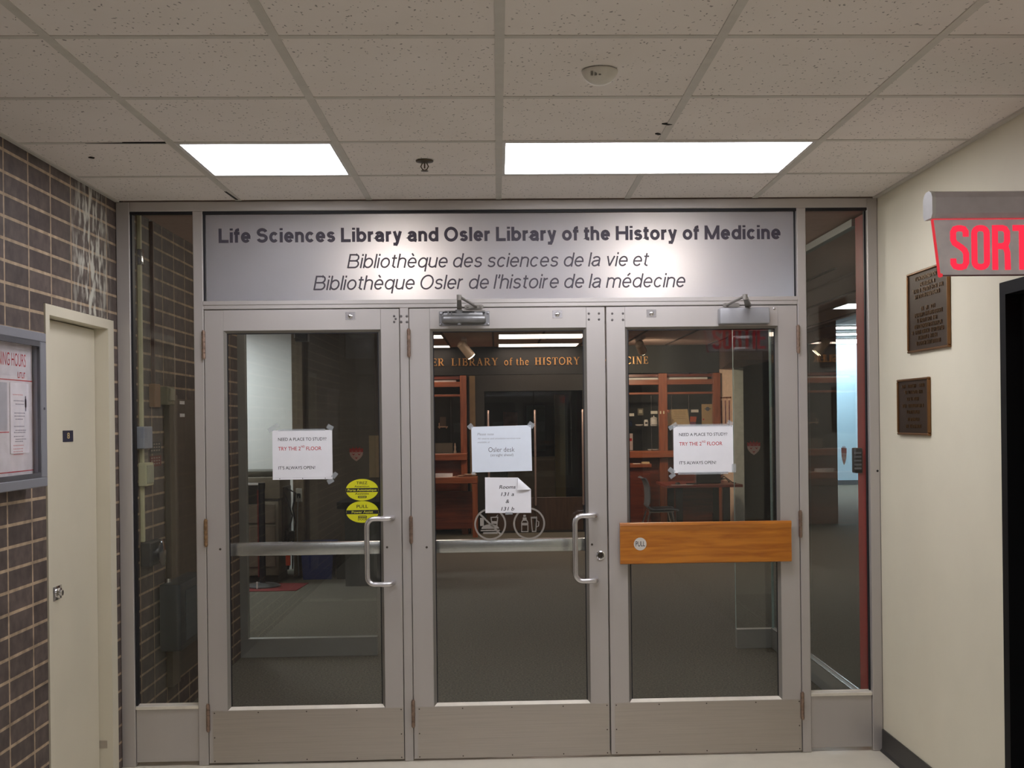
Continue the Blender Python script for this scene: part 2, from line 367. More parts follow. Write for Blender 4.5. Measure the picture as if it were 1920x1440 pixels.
def serif_text(mb, body, x0, x1, base, cap, a0, a1, gap=0.1):
    tot = sum(serif_glyph(c)[1]+gap for c in body)-gap; k = (x1-x0)/tot; x = x0
    for c in body:
        S, w = serif_glyph(c)
        for pts, q in S: mb.stroke([(x+p[0]*k, base+p[1]*cap) for p in pts], q*(k+cap)/2, a0, a1)
        x += (w+gap)*k
    return mb

# plain grotesque lettering from centre lines (cap height 1), weight w
def sans_glyph(ch, w):
    h = w/2; X = .735; S = []; C = []; D = -.27
    def E(cx, cz, rx, rz, a0, a1, n=18): return arc(cx, cz, rx, rz, a0, a1, n)
    if ch in 'èé':
        S, C, adv = sans_glyph('e', w); S = list(S)
        S.append([(.17, 1.02), (.30, .84)] if ch == 'è' else [(.37, 1.02), (.24, .84)]); return S, C, adv
    if ch == 'L': S = [[(h, 1), (h, h), (.54, h)]]; a = .55
    elif ch == 'S':
        t = (1-h-.515)/2; b = (.515-h)/2; rx = .31-h
        S = [E(.32, .515+t, rx*.95, t, 12, 268)+E(.32, h+b, rx, b, 88, -166)]; a = .64
    elif ch == 's':
        m = X*.52; t = (X-h-m)/2; b = (m-h)/2; rx = .235-h
        S = [E(.24, m+t, rx*.93, t, 15, 266, 12)+E(.24, h+b, rx, b, 86, -164, 12)]; a = .48
    elif ch == 'i': S = [[(h, 0), (h, X)], [(h, .86), (h, 1)]]; a = w
    elif ch == 'l': S = [[(h, 0), (h, 1)]]; a = w
    elif ch == 'f': S = [[(.13, 0), (.13, .80)]+E(.29, .82, .16, .18-h, 180, 95, 6), [(.0, X-h*.8), (.30, X-h*.8)]]; a = .31
    elif ch == 't': S = [[(.13, .92), (.13, .17)]+E(.28, .17, .15, .17-h, 180, 275, 6), [(.0, X-h*.8), (.29, X-h*.8)]]; a = .30
    elif ch == 'e':
        rx, rz = .27-h, X/2-h; S = [[(.27-rx, X*.5), (.27+rx+h*.8, X*.5)], E(.27, X/2, rx, rz, 0, 322)]; a = .54
    elif ch == 'c': S = [E(.26, X/2, .26-h, X/2-h, 38, 322)]; a = .51
    elif ch == 'o': C = [E(.28, X/2, .28-h, X/2-h, 0, 360)[:-1]]; a = .56
    elif ch == 'O': C = [E(.39, .5, .39-h, .515-h, 0, 360, 28)[:-1]]; a = .78
    elif ch in 'nhm':
        r = .235-h if ch == 'm' else .25-h; W2 = r*2+w
        S = [[(h, 0), (h, 1 if ch == 'h' else X)], [(h, X-h-.24)]+E(h+r, X-h-.20, r, .20, 180, 0, 12)+[(h+2*r, 0)]]; a = W2
        if ch == 'm': S.append([(h+2*r, X-h-.24)]+E(h+3*r, X-h-.20, r, .20, 180, 0, 12)+[(h+4*r, 0)]); a = 4*r+w
    elif ch == 'u': r = .25-h; S = [[(h+2*r, X), (h+2*r, 0)], [(h, X), (h, h+.2)]+E(h+r, h+.20, r, .20, 180, 360, 12)]; a = .5
    elif ch == 'r': S = [[(h, 0), (h, X)], [(h, X-h-.22)]+E(h+.22, X-h-.2, .22, .2, 180, 92, 8)]; a = .34
    elif ch == 'b': S = [[(h, 0), (h, 1)]]; C = [E(.28, X/2, .28-h, X/2-h, 0, 360)[:-1]]; a = .56
    elif ch == 'd': S = [[(.56-h, 0), (.56-h, 1)]]; C = [E(.28, X/2, .28-h, X/2-h, 0, 360)[:-1]]; a = .56
    elif ch == 'q': S = [[(.56-h, D), (.56-h, X)]]; C = [E(.28, X/2, .28-h, X/2-h, 0, 360)[:-1]]; a = .56
    elif ch == 'a':
        S = [E(.25, X-h-.17, .22-h*.6, .17, 165, 0, 12)+[(.47-h*.6, .09), (.50, h*.6)],
             [(.47-h*.6, X*.60), (.26, X*.55)]+E(.215, h+.185, .215-h, X*.54-h-.185, 85, 180, 6)+E(.215, h+.185, .215-h, .185, 180, 275, 6)+[(.36, .11), (.47-h*.6, .25)]]; a = .53
    elif ch == 'y': S = [[(h*.9, X), (.255, .05)], [(.50-h*.9, X), (.24, -.06), (.19, -.19), (.12, D+h), (.03, D+h)]]; a = .50
    elif ch == 'v': S = [[(h*.9, X), (.25, h*.6)], [(.25, h*.6), (.50-h*.9, X)]]; a = .50
    elif ch == 'H': S = [[(h, 0), (h, 1)], [(.71-h, 0), (.71-h, 1)], [(h, .52), (.71-h, .52)]]; a = .71
    elif ch == 'M': S = [[(h, 0), (h, 1)], [(.84-h, 0), (.84-h, 1)], [(h, 1-h*.6), (.42, h*.4)], [(.42, h*.4), (.84-h, 1-h*.6)]]; a = .84
    elif ch == 'B':
        S = [[(h, 0), (h, 1)], [(h, 1-h), (.40, 1-h)]+E(.40, .52+(.48-h)/2, .22-h, (.48-h)/2, 90, -90, 10)+[(h, .52)], [(.40, .52)]+E(.42, h+(.52-h)/2, .25-h, (.52-h)/2, 90, -90, 10)+[(h, h)]]; a = .67
    elif ch in "'’": S = [[(h, 1), (h, .86), (h*.5, .72)]]; a = w
    else: a = .24
    return S, C, a
def sans_text(body, x0, x1, base, cap, w, y, shear, gap):
    """one mesh builder per word"""
    tot = sum(sans_glyph(c, w)[2]+(gap if c != ' ' else 0) for c in body)-gap
    k = (x1-x0-shear*cap)/tot; x = 0; words = []; cur = MB()
    for c in body:
        S, C, a = sans_glyph(c, w)
        if c == ' ': words.append(cur); cur = MB()
        f = lambda p: (x0+(x+p[0])*k+shear*p[1]*cap, base+p[1]*cap)
        for n_, pts in enumerate(S): cur.stroke([f(p) for p in pts], w*(k+cap)/2, y-.0004-.0002*n_, y)
        for pts in C: cur.stroke([f(p) for p in pts], w*(k+cap)/2, y-.0003, y, 'Y', True)
        x += a+(gap if c != ' ' else 0)
    words.append(cur); return words
CZ = 2.6446        # ceiling height
XL, XR = -2.29, 1.308
# ================================================================== STRUCTURE
o = MB().box(-3.2, 2.8, -9.5, 0.11, -0.1, 0.0); tag(o.build('floor', VINYL), 'cream vinyl corridor floor in front of the doors', 'floor', kind='structure')
o = MB().box(-6.0, 9.0, 0.11, 24, -0.1, 0.0); tag(o.build('floor', CARPET), 'dark grey carpet beyond the glass doors', 'floor', kind='structure')

# suspended ceiling: individually laid tiles between T bars (one skin), the grid as a part of it
GX, GY, T = -0.4993, 0.5478, 0.6096
LIGHT_CELLS = {(-2, 1), (0, 1), (1, 1)}
BACK_CELLS = {(-2, 7), (-1, 7), (1, 7), (0, 7), (0, 11), (1, 11), (-2, 11), (-1, 11)}
SLACK = {(-3, 1): (0.0, 0.016), (-3, 2): (0.004, 0.0)}
tiles = MB(); grid = MB()
for i in range(-5, 5):
    for j in range(0, 15):
        x0, x1 = GX+i*T, GX+(i+1)*T
        y1 = -GY-(j-1)*T if j else 0.0; y0 = -GY-j*T
        if (i, j) in LIGHT_CELLS or (i, j) in BACK_CELLS: continue
        a = max(x0, XL-0.1); b = min(x1, 2.7)
        if b <= a: continue
        d0, d1 = SLACK.get((i, j), (0, 0)); z = CZ+0.003
        tiles.add([(a+.004, y0+.004, z), (b-.004, y0+.004, z+d1), (b-.004, y1-.004, z), (a+.004, y1-.004, z),
                   (a+.004, y0+.004, z+.018), (b-.004, y0+.004, z+.018+d1), (b-.004, y1-.004, z+.018), (a+.004, y1-.004, z+.018)],
                  [(0,1,2,3),(7,6,5,4),(0,4,5,1),(1,5,6,2),(2,6,7,3),(3,7,4,0)])
for i in range(-4, 5):
    x = GX+i*T; spans = [(-9.3, -0.001)]
    if i == 1: spans = [(-GY+.012, -0.001), (-GY-6*T+.012, -GY-T-.012), (-GY-10*T+.012, -GY-7*T-.012), (-9.3, -GY-11*T-.012)]
    if i == -1: spans = [(-GY-6*T+.012, -0.001), (-GY-10*T+.012, -GY-7*T-.012), (-9.3, -GY-11*T-.012)]
    for ya_, yb_ in spans: grid.box(x-.0135, x+.0135, ya_, yb_, CZ, CZ+.005); grid.box(x-.002, x+.002, ya_, yb_, CZ+.005, CZ+.04)
for j in range(0, 15):
    y = -GY-j*T; grid.box(XL, 2.6, y-.012, y+.012, CZ+.0006, CZ+.0052)
ceil = tiles.build('ceiling', TILE); tag(ceil, 'dropped ceiling of fissured white tiles over the corridor', 'ceiling', kind='structure')
grid.build('ceiling_grid', TBAR, ceil)
MB().box(XL-.05, 2.75, -9.5, 0.1, CZ+.12, CZ+.16).build('ceiling_deck', DARK, ceil)
for (x, y, r, l) in ((0.095, -1.418, .5, .035), (0.083, -1.272, .9, .02), (-2.09, -0.92, .2, .02)):
    tag(MB().prism([(x-l*.5, y-.004), (x, y-.011), (x+l*.6, y+.003), (x+.2*l, y+.012)], CZ-.0012, CZ+.0065, 'Z').build('tile_gouge', DARK, ceil), 'dark gouge in a ceiling tile')
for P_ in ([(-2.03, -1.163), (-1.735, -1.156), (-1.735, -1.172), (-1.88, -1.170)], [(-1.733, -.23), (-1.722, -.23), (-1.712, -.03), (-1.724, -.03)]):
    MB().prism(P_, CZ-.0008, CZ+.004, 'Z').build('tile_gap_shade', DARK, ceil)  # dark slivers laid below the tiles paint in the shade of open gaps
wa = MB(); wa.box(XR-.022, XR, -9.3, 0, CZ-.004, CZ+.004); wa.box(XL, XL+.018, -9.3, 0, CZ-.003, CZ+.004)
wa.build('wall_angle', TBAR, ceil)

# left wall: stack-bonded brick, doorway for the cream door
lw = MB()
lw.box(XL-.2, XL, -9.3, -0.895, 0, CZ+.1); lw.box(XL-.2, XL, -0.895, -0.06, 2.085, CZ+.1); lw.box(XL-.2, XL, -0.06, 2.62, 0, CZ+.1)
tag(lw.build('wall_left', BRICK), 'dark brown stack bond brick wall on the left', 'wall', kind='structure')
# right wall: cream plaster with the dark doorway
rw = MB(); rw.box(XR, XR+.075, -1.38, 0.0, 0, CZ+.05); rw.box(XR, XR+.15, -2.42, -1.38, 2.075, CZ+.05); rw.box(XR, XR+.15, -9.3, -2.42, 0, CZ+.05)
tag(rw.build('wall_right', CREAM), 'cream painted wall on the right', 'wall', kind='structure')
tag(MB().box(XL-.2, 2.7, -9.4, -9.3, 0, CZ+.05).build('wall_back', mat('taupe_paint', (92, 86, 78), .6)), 'taupe wall at the far end of the corridor', 'wall', kind='structure')
bb = MB(); bb.prism([(XR-.007, .105), (XR, .105), (XR, 0), (XR-.018, 0), (XR-.018, .004), (XR-.009, .014)], -1.36, -0.002, 'Y')
bb.v = [(a, b, c) for (a, b, c) in bb.v]
tag(bb.build('baseboard_right', mat('black_rubber_base', (42, 40, 38), 0.45)), 'black rubber baseboard along the cream wall', 'baseboard', kind='structure')

# dark doorway on the right
d5 = thing('door_5', (XR+.06, -1.9, 0), 'black door in the dark doorway of the cream wall', 'door', kind='structure')
fr = MB(); fr.box(XR-.006, XR+.13, -1.43, -1.381, 0, 2.075); fr.box(XR-.006, XR+.13, -2.419, -2.37, 0, 2.075); fr.box(XR-.006, XR+.13, -2.37, -1.43, 2.03, 2.075)
fr.build('door_frame', mat('black_steel', (11, 11, 13), 0.6, spec=.2), d5)
MB().box(XR+.05, XR+.095, -2.367, -1.433, 0.008, 2.027).build('door_slab', mat('black_door_paint', (9, 9, 10), 0.7, spec=.2), d5)
MB().lathe([(.03, 0), (.03, -.012), (.012, -.016), (.012, -.035), (.026, -.04), (.028, -.06), (.01, -.068)], (XR+.05, -2.28, 0.95), "X", 16).build('knob', CHROME, d5)

# ------------------------------------------------------------------ cream door in the brick wall
d4 = thing('door_4', (XL-.05, -0.48, 0), 'cream steel door in the brick wall on the left', 'door', kind='structure')
fr = MB()
fr.box(XL-.15, XL+.006, -0.892, -0.85, 0, 2.082); fr.box(XL-.15, XL+.006, -0.142, -0.063, 0, 2.082); fr.box(XL-.15, XL+.006, -0.85, -0.142, 2.04, 2.082)
fr.box(XL-.15, XL-.072, -0.85, -0.82, 0, 2.04); fr.box(XL-.15, XL-.1, -0.172, -0.142, 0, 2.04)
fr.build('door_frame', CREAM_D, d4)
MB().box(XL-.095, XL-.055, -0.848, -0.145, 0.012, 2.036, .002, 1).build('door_slab', CREAM_D, d4)
lk = MB().box(XL-.055, XL-.049, -0.695, -0.60, .882, .94, .004).lathe([(.021, 0), (.021, .012), (.012, .014), (.012, .02)], (XL-.05, -.645, .911), 'X', 16)
lko = lk.build('lock', CHROME, d4)
npo = MB().box(XL-.055, XL-.0525, -0.555, -0.438, 1.532, 1.580).build('number_plate', mat('navy_plate', (32, 34, 58), 0.4), d4)
tx = MB(); text(tx, '8', -0.512, -0.480, 1.546, .024, lambda u, v: (XL-.0521, u, v), bold=.01); tx.build('number', mat('brass_ink', (190, 170, 120), .5), npo)
st = MB().box(XL-.0715, XL-.02, -0.1432, -0.1414, .13, .165)
st.build('floor_latch', STEEL, d4)

# ------------------------------------------------------------------ aluminium entrance frame
fz = MB(); Z0 = 0.0; B = 0.0025
def member(x0, x1, z0, z1, y0=0.0, y1=0.062): fz.box(x0, x1, y0, y1, z0, z1, B, 1)
member(XL+.001, -2.2266, 0, CZ-.001); member(-1.9339, -1.888, 0, CZ-.047); member(-0.972, -0.931, 0, 2.137)
member(0.9185, 0.9619, 0, CZ-.047); member(1.2586, XR-.001, 0, CZ-.001)
member(-2.2266, 1.2586, 2.598, CZ-.001); member(-1.888, 0.9185, 2.137, 2.1755)
fz.box(-1.888, 0.9185, -0.004, 0.0, 2.1575, 2.1755)
for x0, x1 in ((-2.2266, -1.9339), (0.9619, 1.2586)):
    fz.box(x0, x1, 0.02, 0.062, 0.265, 0.283)
trim = fz.build('trim_1', ALU); tag(trim, 'brushed aluminium entrance frame with mullions and header', 'door frame', kind='structure')
gk = MB()
for x0, x1, za, zb in ((-2.2266, -1.9339, .283, 2.598), (0.9619, 1.2586, .283, 2.598), (-1.888, 0.9185, 2.1755, 2.598)):
    gk.box(x0, x1, .006, .03, zb-.013, zb)
    if x0 < 0.5: gk.box(x0, x0+.009, .012, .05, za, zb-.013)
    if x1 > 0: gk.box(x1-.0075, x1, .030, .044, za, zb-.013)
gk.build('glazing_gasket', GASKET, trim)
hole = MB().cyl((1.294, -.0009, 1.338), (1.294, .002, 1.338), .0055, 14).build('frame_hole', DARK, trim)
for x, z in ((-.965, 2.097), (-.938, 2.097), (-.965, 2.070), (-.938, 2.070)): MB().lathe([(.006, 0), (.006, -.002), (.003, -.0045)], (x, 0, z), 'Y', 12).build('frame_bolt', mat('dull_bolt', (112, 108, 108), .4, .6), trim)
for k, (x0, x1, side) in enumerate(((-2.2266, -1.9339, 'left'), (0.9619, 1.2586, 'right'))):
    w = thing('window_%d' % (k+1), ((x0+x1)/2, .05, .02), 'tall narrow %s sidelight with a metal panel below the glass' % side, 'window', kind='structure')
    MB().box(x0, x1, .044, .050, .283, 2.598).build('pane', GLASS, w)
    MB().box(x0+.001, x1-.001, .012, .05, .018, .266, .002, 1).build('bottom_panel', ALU, w)
    MB().prism([(.004, .2665), (.004, .279), (.044, .287), (.044, .2665)], x0+.001, x1-.001, 'X').build('sill_bead', mat('toplit_aluminium', (226, 220, 206), .35, .3), w)  # paler metal for the upward face, ceiling light put into its colour

# ------------------------------------------------------------------ frosted sign above the doors
sg = thing('transom_sign', (-0.485, .03, 2.1765), 'frosted silver sign panel above the doors lettered with the library names', 'sign')
FROST = mat('frosted_silver_film', (234, 234, 240), 0.43, 0.0, 0.02, 5)
FROST.node_tree.nodes['Principled BSDF'].inputs['Transmission Weight'].default_value = 0.8
MB().box(-1.8865, 0.9175, .0305, .038, 2.1765, 2.597).build('panel', FROST, sg)
for m_ in sans_text('Life Sciences Library and Osler Library of the History of Medicine', -1.821, .849, 2.4535, .067, .185, .0304, 0.0, .05): m_.build('bold_word', mat('charcoal_vinyl', (64, 58, 70), .6), sg)
for m_ in sans_text('Bibliothèque des sciences de la vie et', -1.22, .220, 2.329, .067, .10, .0304, .2, .075): m_.build('italic_word', mat('charcoal_vinyl_thin', (66, 60, 70), .6), sg)
for m_ in sans_text('Bibliothèque Osler de l’histoire de la médecine', -1.38, .396, 2.2265, .068, .10, .0304, .2, .075): m_.build('italic_word', mat('charcoal_vinyl_thin', (66, 60, 70)), sg)

# ------------------------------------------------------------------ doors
def make_door(n, x0, x1, label, hinge_left, kick=True):
    y0, y1 = 0.0, 0.045
    d = thing('door_%d' % n, ((x0+x1)/2, .0225, .008), label, 'door', kind='structure')
    gx0 = x0+.089 if n != 3 else x0+.0905; gx1 = x1-.0875 if n != 3 else x1-.093
    if n == 2: gx0, gx1 = x0+.0975, x1-.0895
    gz0, gz1 = .256, 2.0365
    f = MB(); f.box(x0, gx0, y0, y1, .010, 2.133, .002, 1); f.box(gx1, x1, y0, y1, .010, 2.133, .002, 1)
    f.box(gx0, gx1, y0, y1, gz1, 2.133); f.box(gx0, gx1, y0, y1, .010, gz0)
    f.build('door_frame', ALU, d)
    bd = MB(); bw = .013
    bd.add([(gx0, 0, gz0), (gx0+bw, .019, gz0+bw), (gx0+bw, .019, gz1-bw), (gx0, 0, gz1)], [(0,1,2,3)])
    bd.add([(gx1, 0, gz0), (gx1-bw, .019, gz0+bw), (gx1-bw, .019, gz1-bw), (gx1, 0, gz1)], [(0,1,2,3)])
    bd.add([(gx0, 0, gz1), (gx0+bw, .019, gz1-bw), (gx1-bw, .019, gz1-bw), (gx1, 0, gz1)], [(0,1,2,3)])
    MB().prism([(0, gz0), (.019, gz0+bw), (.019, gz0)], gx0, gx1, 'X').build('bottom_bead', mat('toplit_aluminium', (226, 220, 206), .35, .3), d)  # brighter copy of the bead metal, with light from above in its colour
    bd.build('glazing_bead', ALU_D if n != 9 else ALU, d)
    MB().box(gx0+.004, gx1-.004, .0205, .0265, gz0+.004, gz1-.004).build('pane', GLASS, d)
    g = MB(); a, b, c, e = gx0+bw, gx1-bw, gz0+bw, gz1-bw
    g.box(a-.001, a+.0035, .0175, .0203, c, e); g.box(b-.0035, b+.001, .0175, .0203, c, e); g.box(a, b, .0175, .0203, e-.0035, e+.001)
    g.build('pane_gasket', GASKET, d)
    kp = MB().box(x0+.019, x1-.003, -.0016, 0, .012, .2545)
    kpo = kp.build('kick_plate', STEEL, d)
    for xx, zz in [(a_, b_) for a_ in (x0+.026, x0+.23, (x0+x1)/2, x1-.22, x1-.012) for b_ in (.245, .02)]+[(x0+.026, .13), (x1-.012, .13)]:
        MB().cyl((xx, -.0026, zz), (xx, -.0014, zz), .0032, 8).build('screw', mat('dark_screw', (84, 76, 70), .4, .7), kpo)
    hx = x0-.002 if hinge_left else x1+.002
    for k, (za, zb) in enumerate(((1.908, 2.034), (1.031, 1.152), (.165, .287))):
        h = MB().cyl((hx, -.010, za), (hx, -.010, zb), .0058, 12)
        for q in range(5): h.cyl((hx, -.010, za+(zb-za)*q/5+.0012), (hx, -.010, za+(zb-za)*(q+1)/5-.0012), .0085, 12)
        h.cyl((hx, -.010, za-.005), (hx, -.010, za), .006, 12); h.cyl((hx, -.010, zb), (hx, -.010, zb+.005), .006, 12)
        h.box(hx-.007, hx+.007, -.003, 0.006, za, zb)
        ho = h.build('hinge', HINGE if not (n == 1 and k == 1) else HINGE_R, d)
        if n == 1 and k == 1: ho['label'] = 'rusty middle hinge'
    # crossbar on the far face of the glass
    cb = MB().box(x0+.03, x1-.03, .055, .095, .972, 1.034, .006).box(x0+.035, x0+.075, .045, .058, .98, 1.026).box(x1-.075, x1-.035, .045, .058, .98, 1.026)
    cb.build('push_bar', SATIN, d)
    return d
D1 = make_door(1, -1.885, -0.975, 'left aluminium glass door with two yellow oval stickers', True)
D2 = make_door(2, -0.928, -0.003, 'middle aluminium glass door with the uncovered closer on top', True)
D3 = make_door(3, 0.003, 0.9155, 'right aluminium glass door with the orange wooden pull board', False)
# astragal strip, push-button plates, bolts, screw heads
def viewer_plate(d, x, z=2.0995):
    p = MB().box(x-.023, x+.023, -.002, 0, z-.018, z+.019, .0008, 1).build('button_plate', SATIN, d)
    MB().lathe([(.011, 0), (.011, -.005), (.008, -.008), (.004, -.009)], (x, -.002, z), 'Y', 18).build('button', CHROME, p)
viewer_plate(D1, -1.203); viewer_plate(D2, -.228); viewer_plate(D3, .219)
def bolts(d, pts, name='bolt', r=.0055):
    for x, z in pts: MB().lathe([(r, 0), (r, -.002), (r*.5, -.0045)], (x, 0, z), 'Y', 12).build(name, mat('dull_bolt', (112, 108, 108), .4, .6), d)
bolts(D1, ((-.998, 2.098), (-.991, 2.085), (-.998, 2.071)))
bolts(D2, ((-.079, 2.102), (-.031, 2.102), (-.079, 2.074), (-.031, 2.074)))
bolts(D3, ((.032, 2.101), (.083, 2.101), (.032, 2.071), (.083, 2.071)))
for d, pts in ((D1, ((-1.823, 1.013), (-1.044, 1.010))), (D2, ((-.858, 1.007), (-.077, 1.008)))):
    for x, z in pts: MB().lathe([(.0055, 0), (.0055, -.001), (.002, -.002)], (x, 0, z), 'Y', 10).build('bar_screw', mat('dark_screw', (84, 76, 70)), d)
def pull_handle(d, xs, xm):
    pts = [(xs, .001, 1.150), (xs, -.022, 1.150)]
    pts += [(xs-.012*i/3, -.022-.045*math.sin(PI/2*i/3), 1.150) for i in range(1, 4)]
    pts += [(xm+.035, -.067, 1.150)] + [(xm+.035-.035*math.sin(PI/2*i/5), -.067, 1.150-.035*(1-math.cos(PI/2*i/5))) for i in range(1, 6)]
    low = [(x, y, 2*.999-z-.004) for (x, y, z) in pts][::-1]
    MB().tube(pts+low, .0125, 14).build('pull_handle', SATIN, d)
pull_handle(D1, -1.015, -1.131); pull_handle(D2, -.058, -.161)
lc = MB().lathe([(.021, 0), (.021, -.006), (.016, -.009), (.014, -.007)], (-.037, 0, .957), 'Y', 22).build('lock_cylinder', CHROME, D2)
MB().lathe([(.013, -.0072), (.012, -.0095)], (-.037, 0, .957), 'Y', 20).box(-.038, -.036, -.0105, -.009, .951, .963).build('keyway', mat('dark_brass', (70, 64, 58), .35, .8), lc)
# uncovered closer (middle door)
c2 = MB().box(-.787, -.549, -.004, 0, 2.049, 2.118, .0015, 1)
for x in (-.779, -.557):
    for z in (2.056, 2.108): c2.lathe([(.006, -.004), (.006, -.007), (.003, -.009)], (x, 0, z), 'Y', 10)
GREYM = mat('cast_grey_closer', (128, 128, 128), .4, .6, .08, 40)
cl2 = c2.build('door_closer', mat('closer_plate', (150, 150, 152), .4, .6, .05, 30), D2); cl2['label'] = 'door closer missing its cover'
cbody = MB().tube([(-.772, -.03, 2.079), (-.766, -.03, 2.079), (-.762, -.03, 2.079), (-.574, -.03, 2.079), (-.57, -.03, 2.079), (-.566, -.03, 2.079)], [.016, .02, .0225, .0225, .02, .016], 18)
cbody.box(-.765, -.58, -.044, -.004, 2.079, 2.108, .004); cbody.cyl((-.692, -.03, 2.052), (-.692, -.03, 2.066), .011, 14); cbody.lathe([(.017, 0), (.017, .016)], (-.692, -.03, 2.106), 'Z', 16)
cbody.box(-.745, -.738, -.047, -.03, 2.09, 2.116); cbody.box(-.73, -.724, -.047, -.03, 2.09, 2.11)
cbody.build('closer_body', GREYM, cl2)
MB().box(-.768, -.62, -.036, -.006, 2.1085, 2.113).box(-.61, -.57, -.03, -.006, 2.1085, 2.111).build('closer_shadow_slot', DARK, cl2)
ca = MB()
ca.box(-.76, -.57, -.006, -.003, 2.117, 2.121); ca.cyl((-.690, -.03, 2.11), (-.690, -.03, 2.134), .011, 14)
ca.prism([(-.702, -.025), (-.678, -.025), (-.673, -.30), (-.691, -.30)], 2.126, 2.138, 'Z')
ca.v = [(x, y, z+(-(y)-.03)*.075 if y < -.1 else z) for (x, y, z) in ca.v]
ca.cyl((-.682, -.30, 2.140), (-.682, -.30, 2.164), .011, 14)
ca.tube([(-.682, -.30, 2.157), (-.612, -.012, 2.139)], .0065, 10)
ca.prism(arc(-.652, 2.139, .016, .010, 90, 270, 8)+arc(-.592, 2.139, .016, .010, -90, 90, 8), -.010, -.001, 'Y')
ca.lathe([(.006, 0), (.004, -.004)], (-.652, -.010, 2.139), 'Y', 10); ca.lathe([(.006, 0), (.004, -.004)], (-.592, -.010, 2.139), 'Y', 10)
ca.build('closer_arm', mat('closer_arm_metal', (142, 138, 132), .38, .7, .08, 30), cl2)
# covered closer (right door)
cl3 = MB().box(.534, .772, -.062, 0, 2.042, 2.119, .007, 3).build('door_closer', mat('closer_cover', (150, 150, 153), .45, .3, .04, 20), D3); cl3['label'] = 'covered grey door closer'
cm = MB().cyl((.672, -.03, 2.11), (.672, -.03, 2.136), .011, 14)
cm.prism([(.662, -.02), (.690, -.03), (.615, -.30), (.595, -.30)], 2.125, 2.137, 'Z')
cm.v = [(x, y, z+(-(y)-.03)*.045 if y < -.1 else z) for (x, y, z) in cm.v]
cm.cyl((.604, -.30, 2.131), (.604, -.30, 2.155), .011, 14); cm.tube([(.604, -.30, 2.149), (.578, -.012, 2.136)], .0065, 10)
cm.prism(arc(.572, 2.136, .014, .010, 90, 270, 8)+arc(.625, 2.136, .014, .010, -90, 90, 8), -.010, -.001, 'Y')
cm.build('closer_arm', mat('closer_arm_metal', (142, 138, 132)), cl3)
bump = MB().lathe([(.006, 0), (.006, -.003), (.003, -.004)], (.806, 0, 2.117), 'Y', 10).build('stop_button', SATIN, D3)
# wooden pull board, slightly concave top edge as in the photo
pb = MB(); X0, X1 = .0535, .8675
prof = [(-.012, .917), (-.026, .915), (-.034, .919), (-.0345, .96), (-.033, 1.02), (-.034, 1.07), (-.039, 1.098), (-.037, 1.108), (-.030, 1.1105), (-.016, 1.110), (-.012, 1.10)]
pb.prism(prof, X0, X1, 'X'); pb.box(.06, .10, -.013, .001, .94, 1.09); pb.box(.83, .862, -.013, .001, .94, 1.09)
pbo = pb.build('pull_board', OAK, D3); pbo['label'] = 'orange stained wooden pull board'
ps = MB().lathe([(.030, -.0342), (.030, -.0350)], (.148, 0, 1.0105), 'Y', 40).build('pull_sticker', mat('silver_sticker', (196, 190, 180), .5), pbo)
tx = MB(); text(tx, 'PULL', .1265, .1705, .9995, .0235, front(-.03515), bold=.006); tx.build('pull_lettering', INK, pbo)

# ------------------------------------------------------------------ paper notices on the glass
NY = .0182
def tape_piece(p, x, z, w, h, ang, y=NY-.0006):
    m = MB(); c, s_ = math.cos(ang), math.sin(ang)
    P = [(x+a*c-b*s_, z+a*s_+b*c) for a, b in ((-w/2, -h/2), (w/2, -h/2), (w/2, h/2), (-w/2, h/2))]
    m.prism(P, y, y+.0002, 'Y'); return m.build('tape', TAPE, p)
def study_notice(x0, x1, z0, z1, label):
    n = thing('paper_notice', ((x0+x1)/2, NY, z0), label, 'notice')
    MB().box(x0, x1, NY, NY+.0004, z0, z1).build('sheet', PAPER, n)
    fx = (x1-x0)/.285
    k = MB(); text(k, 'NEED A PLACE TO STUDY?', x0+.0275*fx, x0+.257*fx, z1-.0490, .0140, front(NY-.0002), bold=.006); k.build('black_line', INK, n)
    k = MB(); text(k, 'IT’S ALWAYS OPEN!', x0+.0275*fx, x0+.202*fx, z1-.1835, .0140, front(NY-.0002), bold=.006); k.build('black_line', INK, n)
    r = MB(); text(r, 'TRY THE 2', x0+.0275*fx, x0+.134*fx, z1-.0945, .0165, front(NY-.0002), bold=.008)
    text(r, 'ND', x0+.136*fx, x0+.154*fx, z1-.0815, .0095, front(NY-.0002), bold=.006); text(r, 'FLOOR', x0+.161*fx, x0+.233*fx, z1-.0945, .0165, front(NY-.0002), bold=.008)
    r.build('red_print', RED_INK, n); return n
nL = study_notice(-1.578, -1.2975, 1.343, 1.566, 'white study notice taped to the left glass door, with a punched strip below')
s = MB().box(-1.578, -1.2975, NY-.001, NY+.0004, 1.334, 1.3425); s.build('bottom_strip', PAPER, nL)
for x in (-1.545, -1.438, -1.332): MB().cyl((x, NY-.0013, 1.3385), (x, NY-.0009, 1.3385), .0022, 8).build('strip_hole', INK, nL)
tape_piece(nL, -1.572, 1.578, .055, .021, .55); tape_piece(nL, -1.307, 1.578, .03, .022, -.5); tape_piece(nL, -1.44, 1.5675, .22, .009, 0)
tape_piece(nL, -1.288, 1.352, .03, .02, .9); tape_piece(nL, -1.308, 1.325, .03, .022, .5)
nR = study_notice(.319, .6055, 1.340, 1.565, 'white study notice taped to the right glass door above the wooden board')
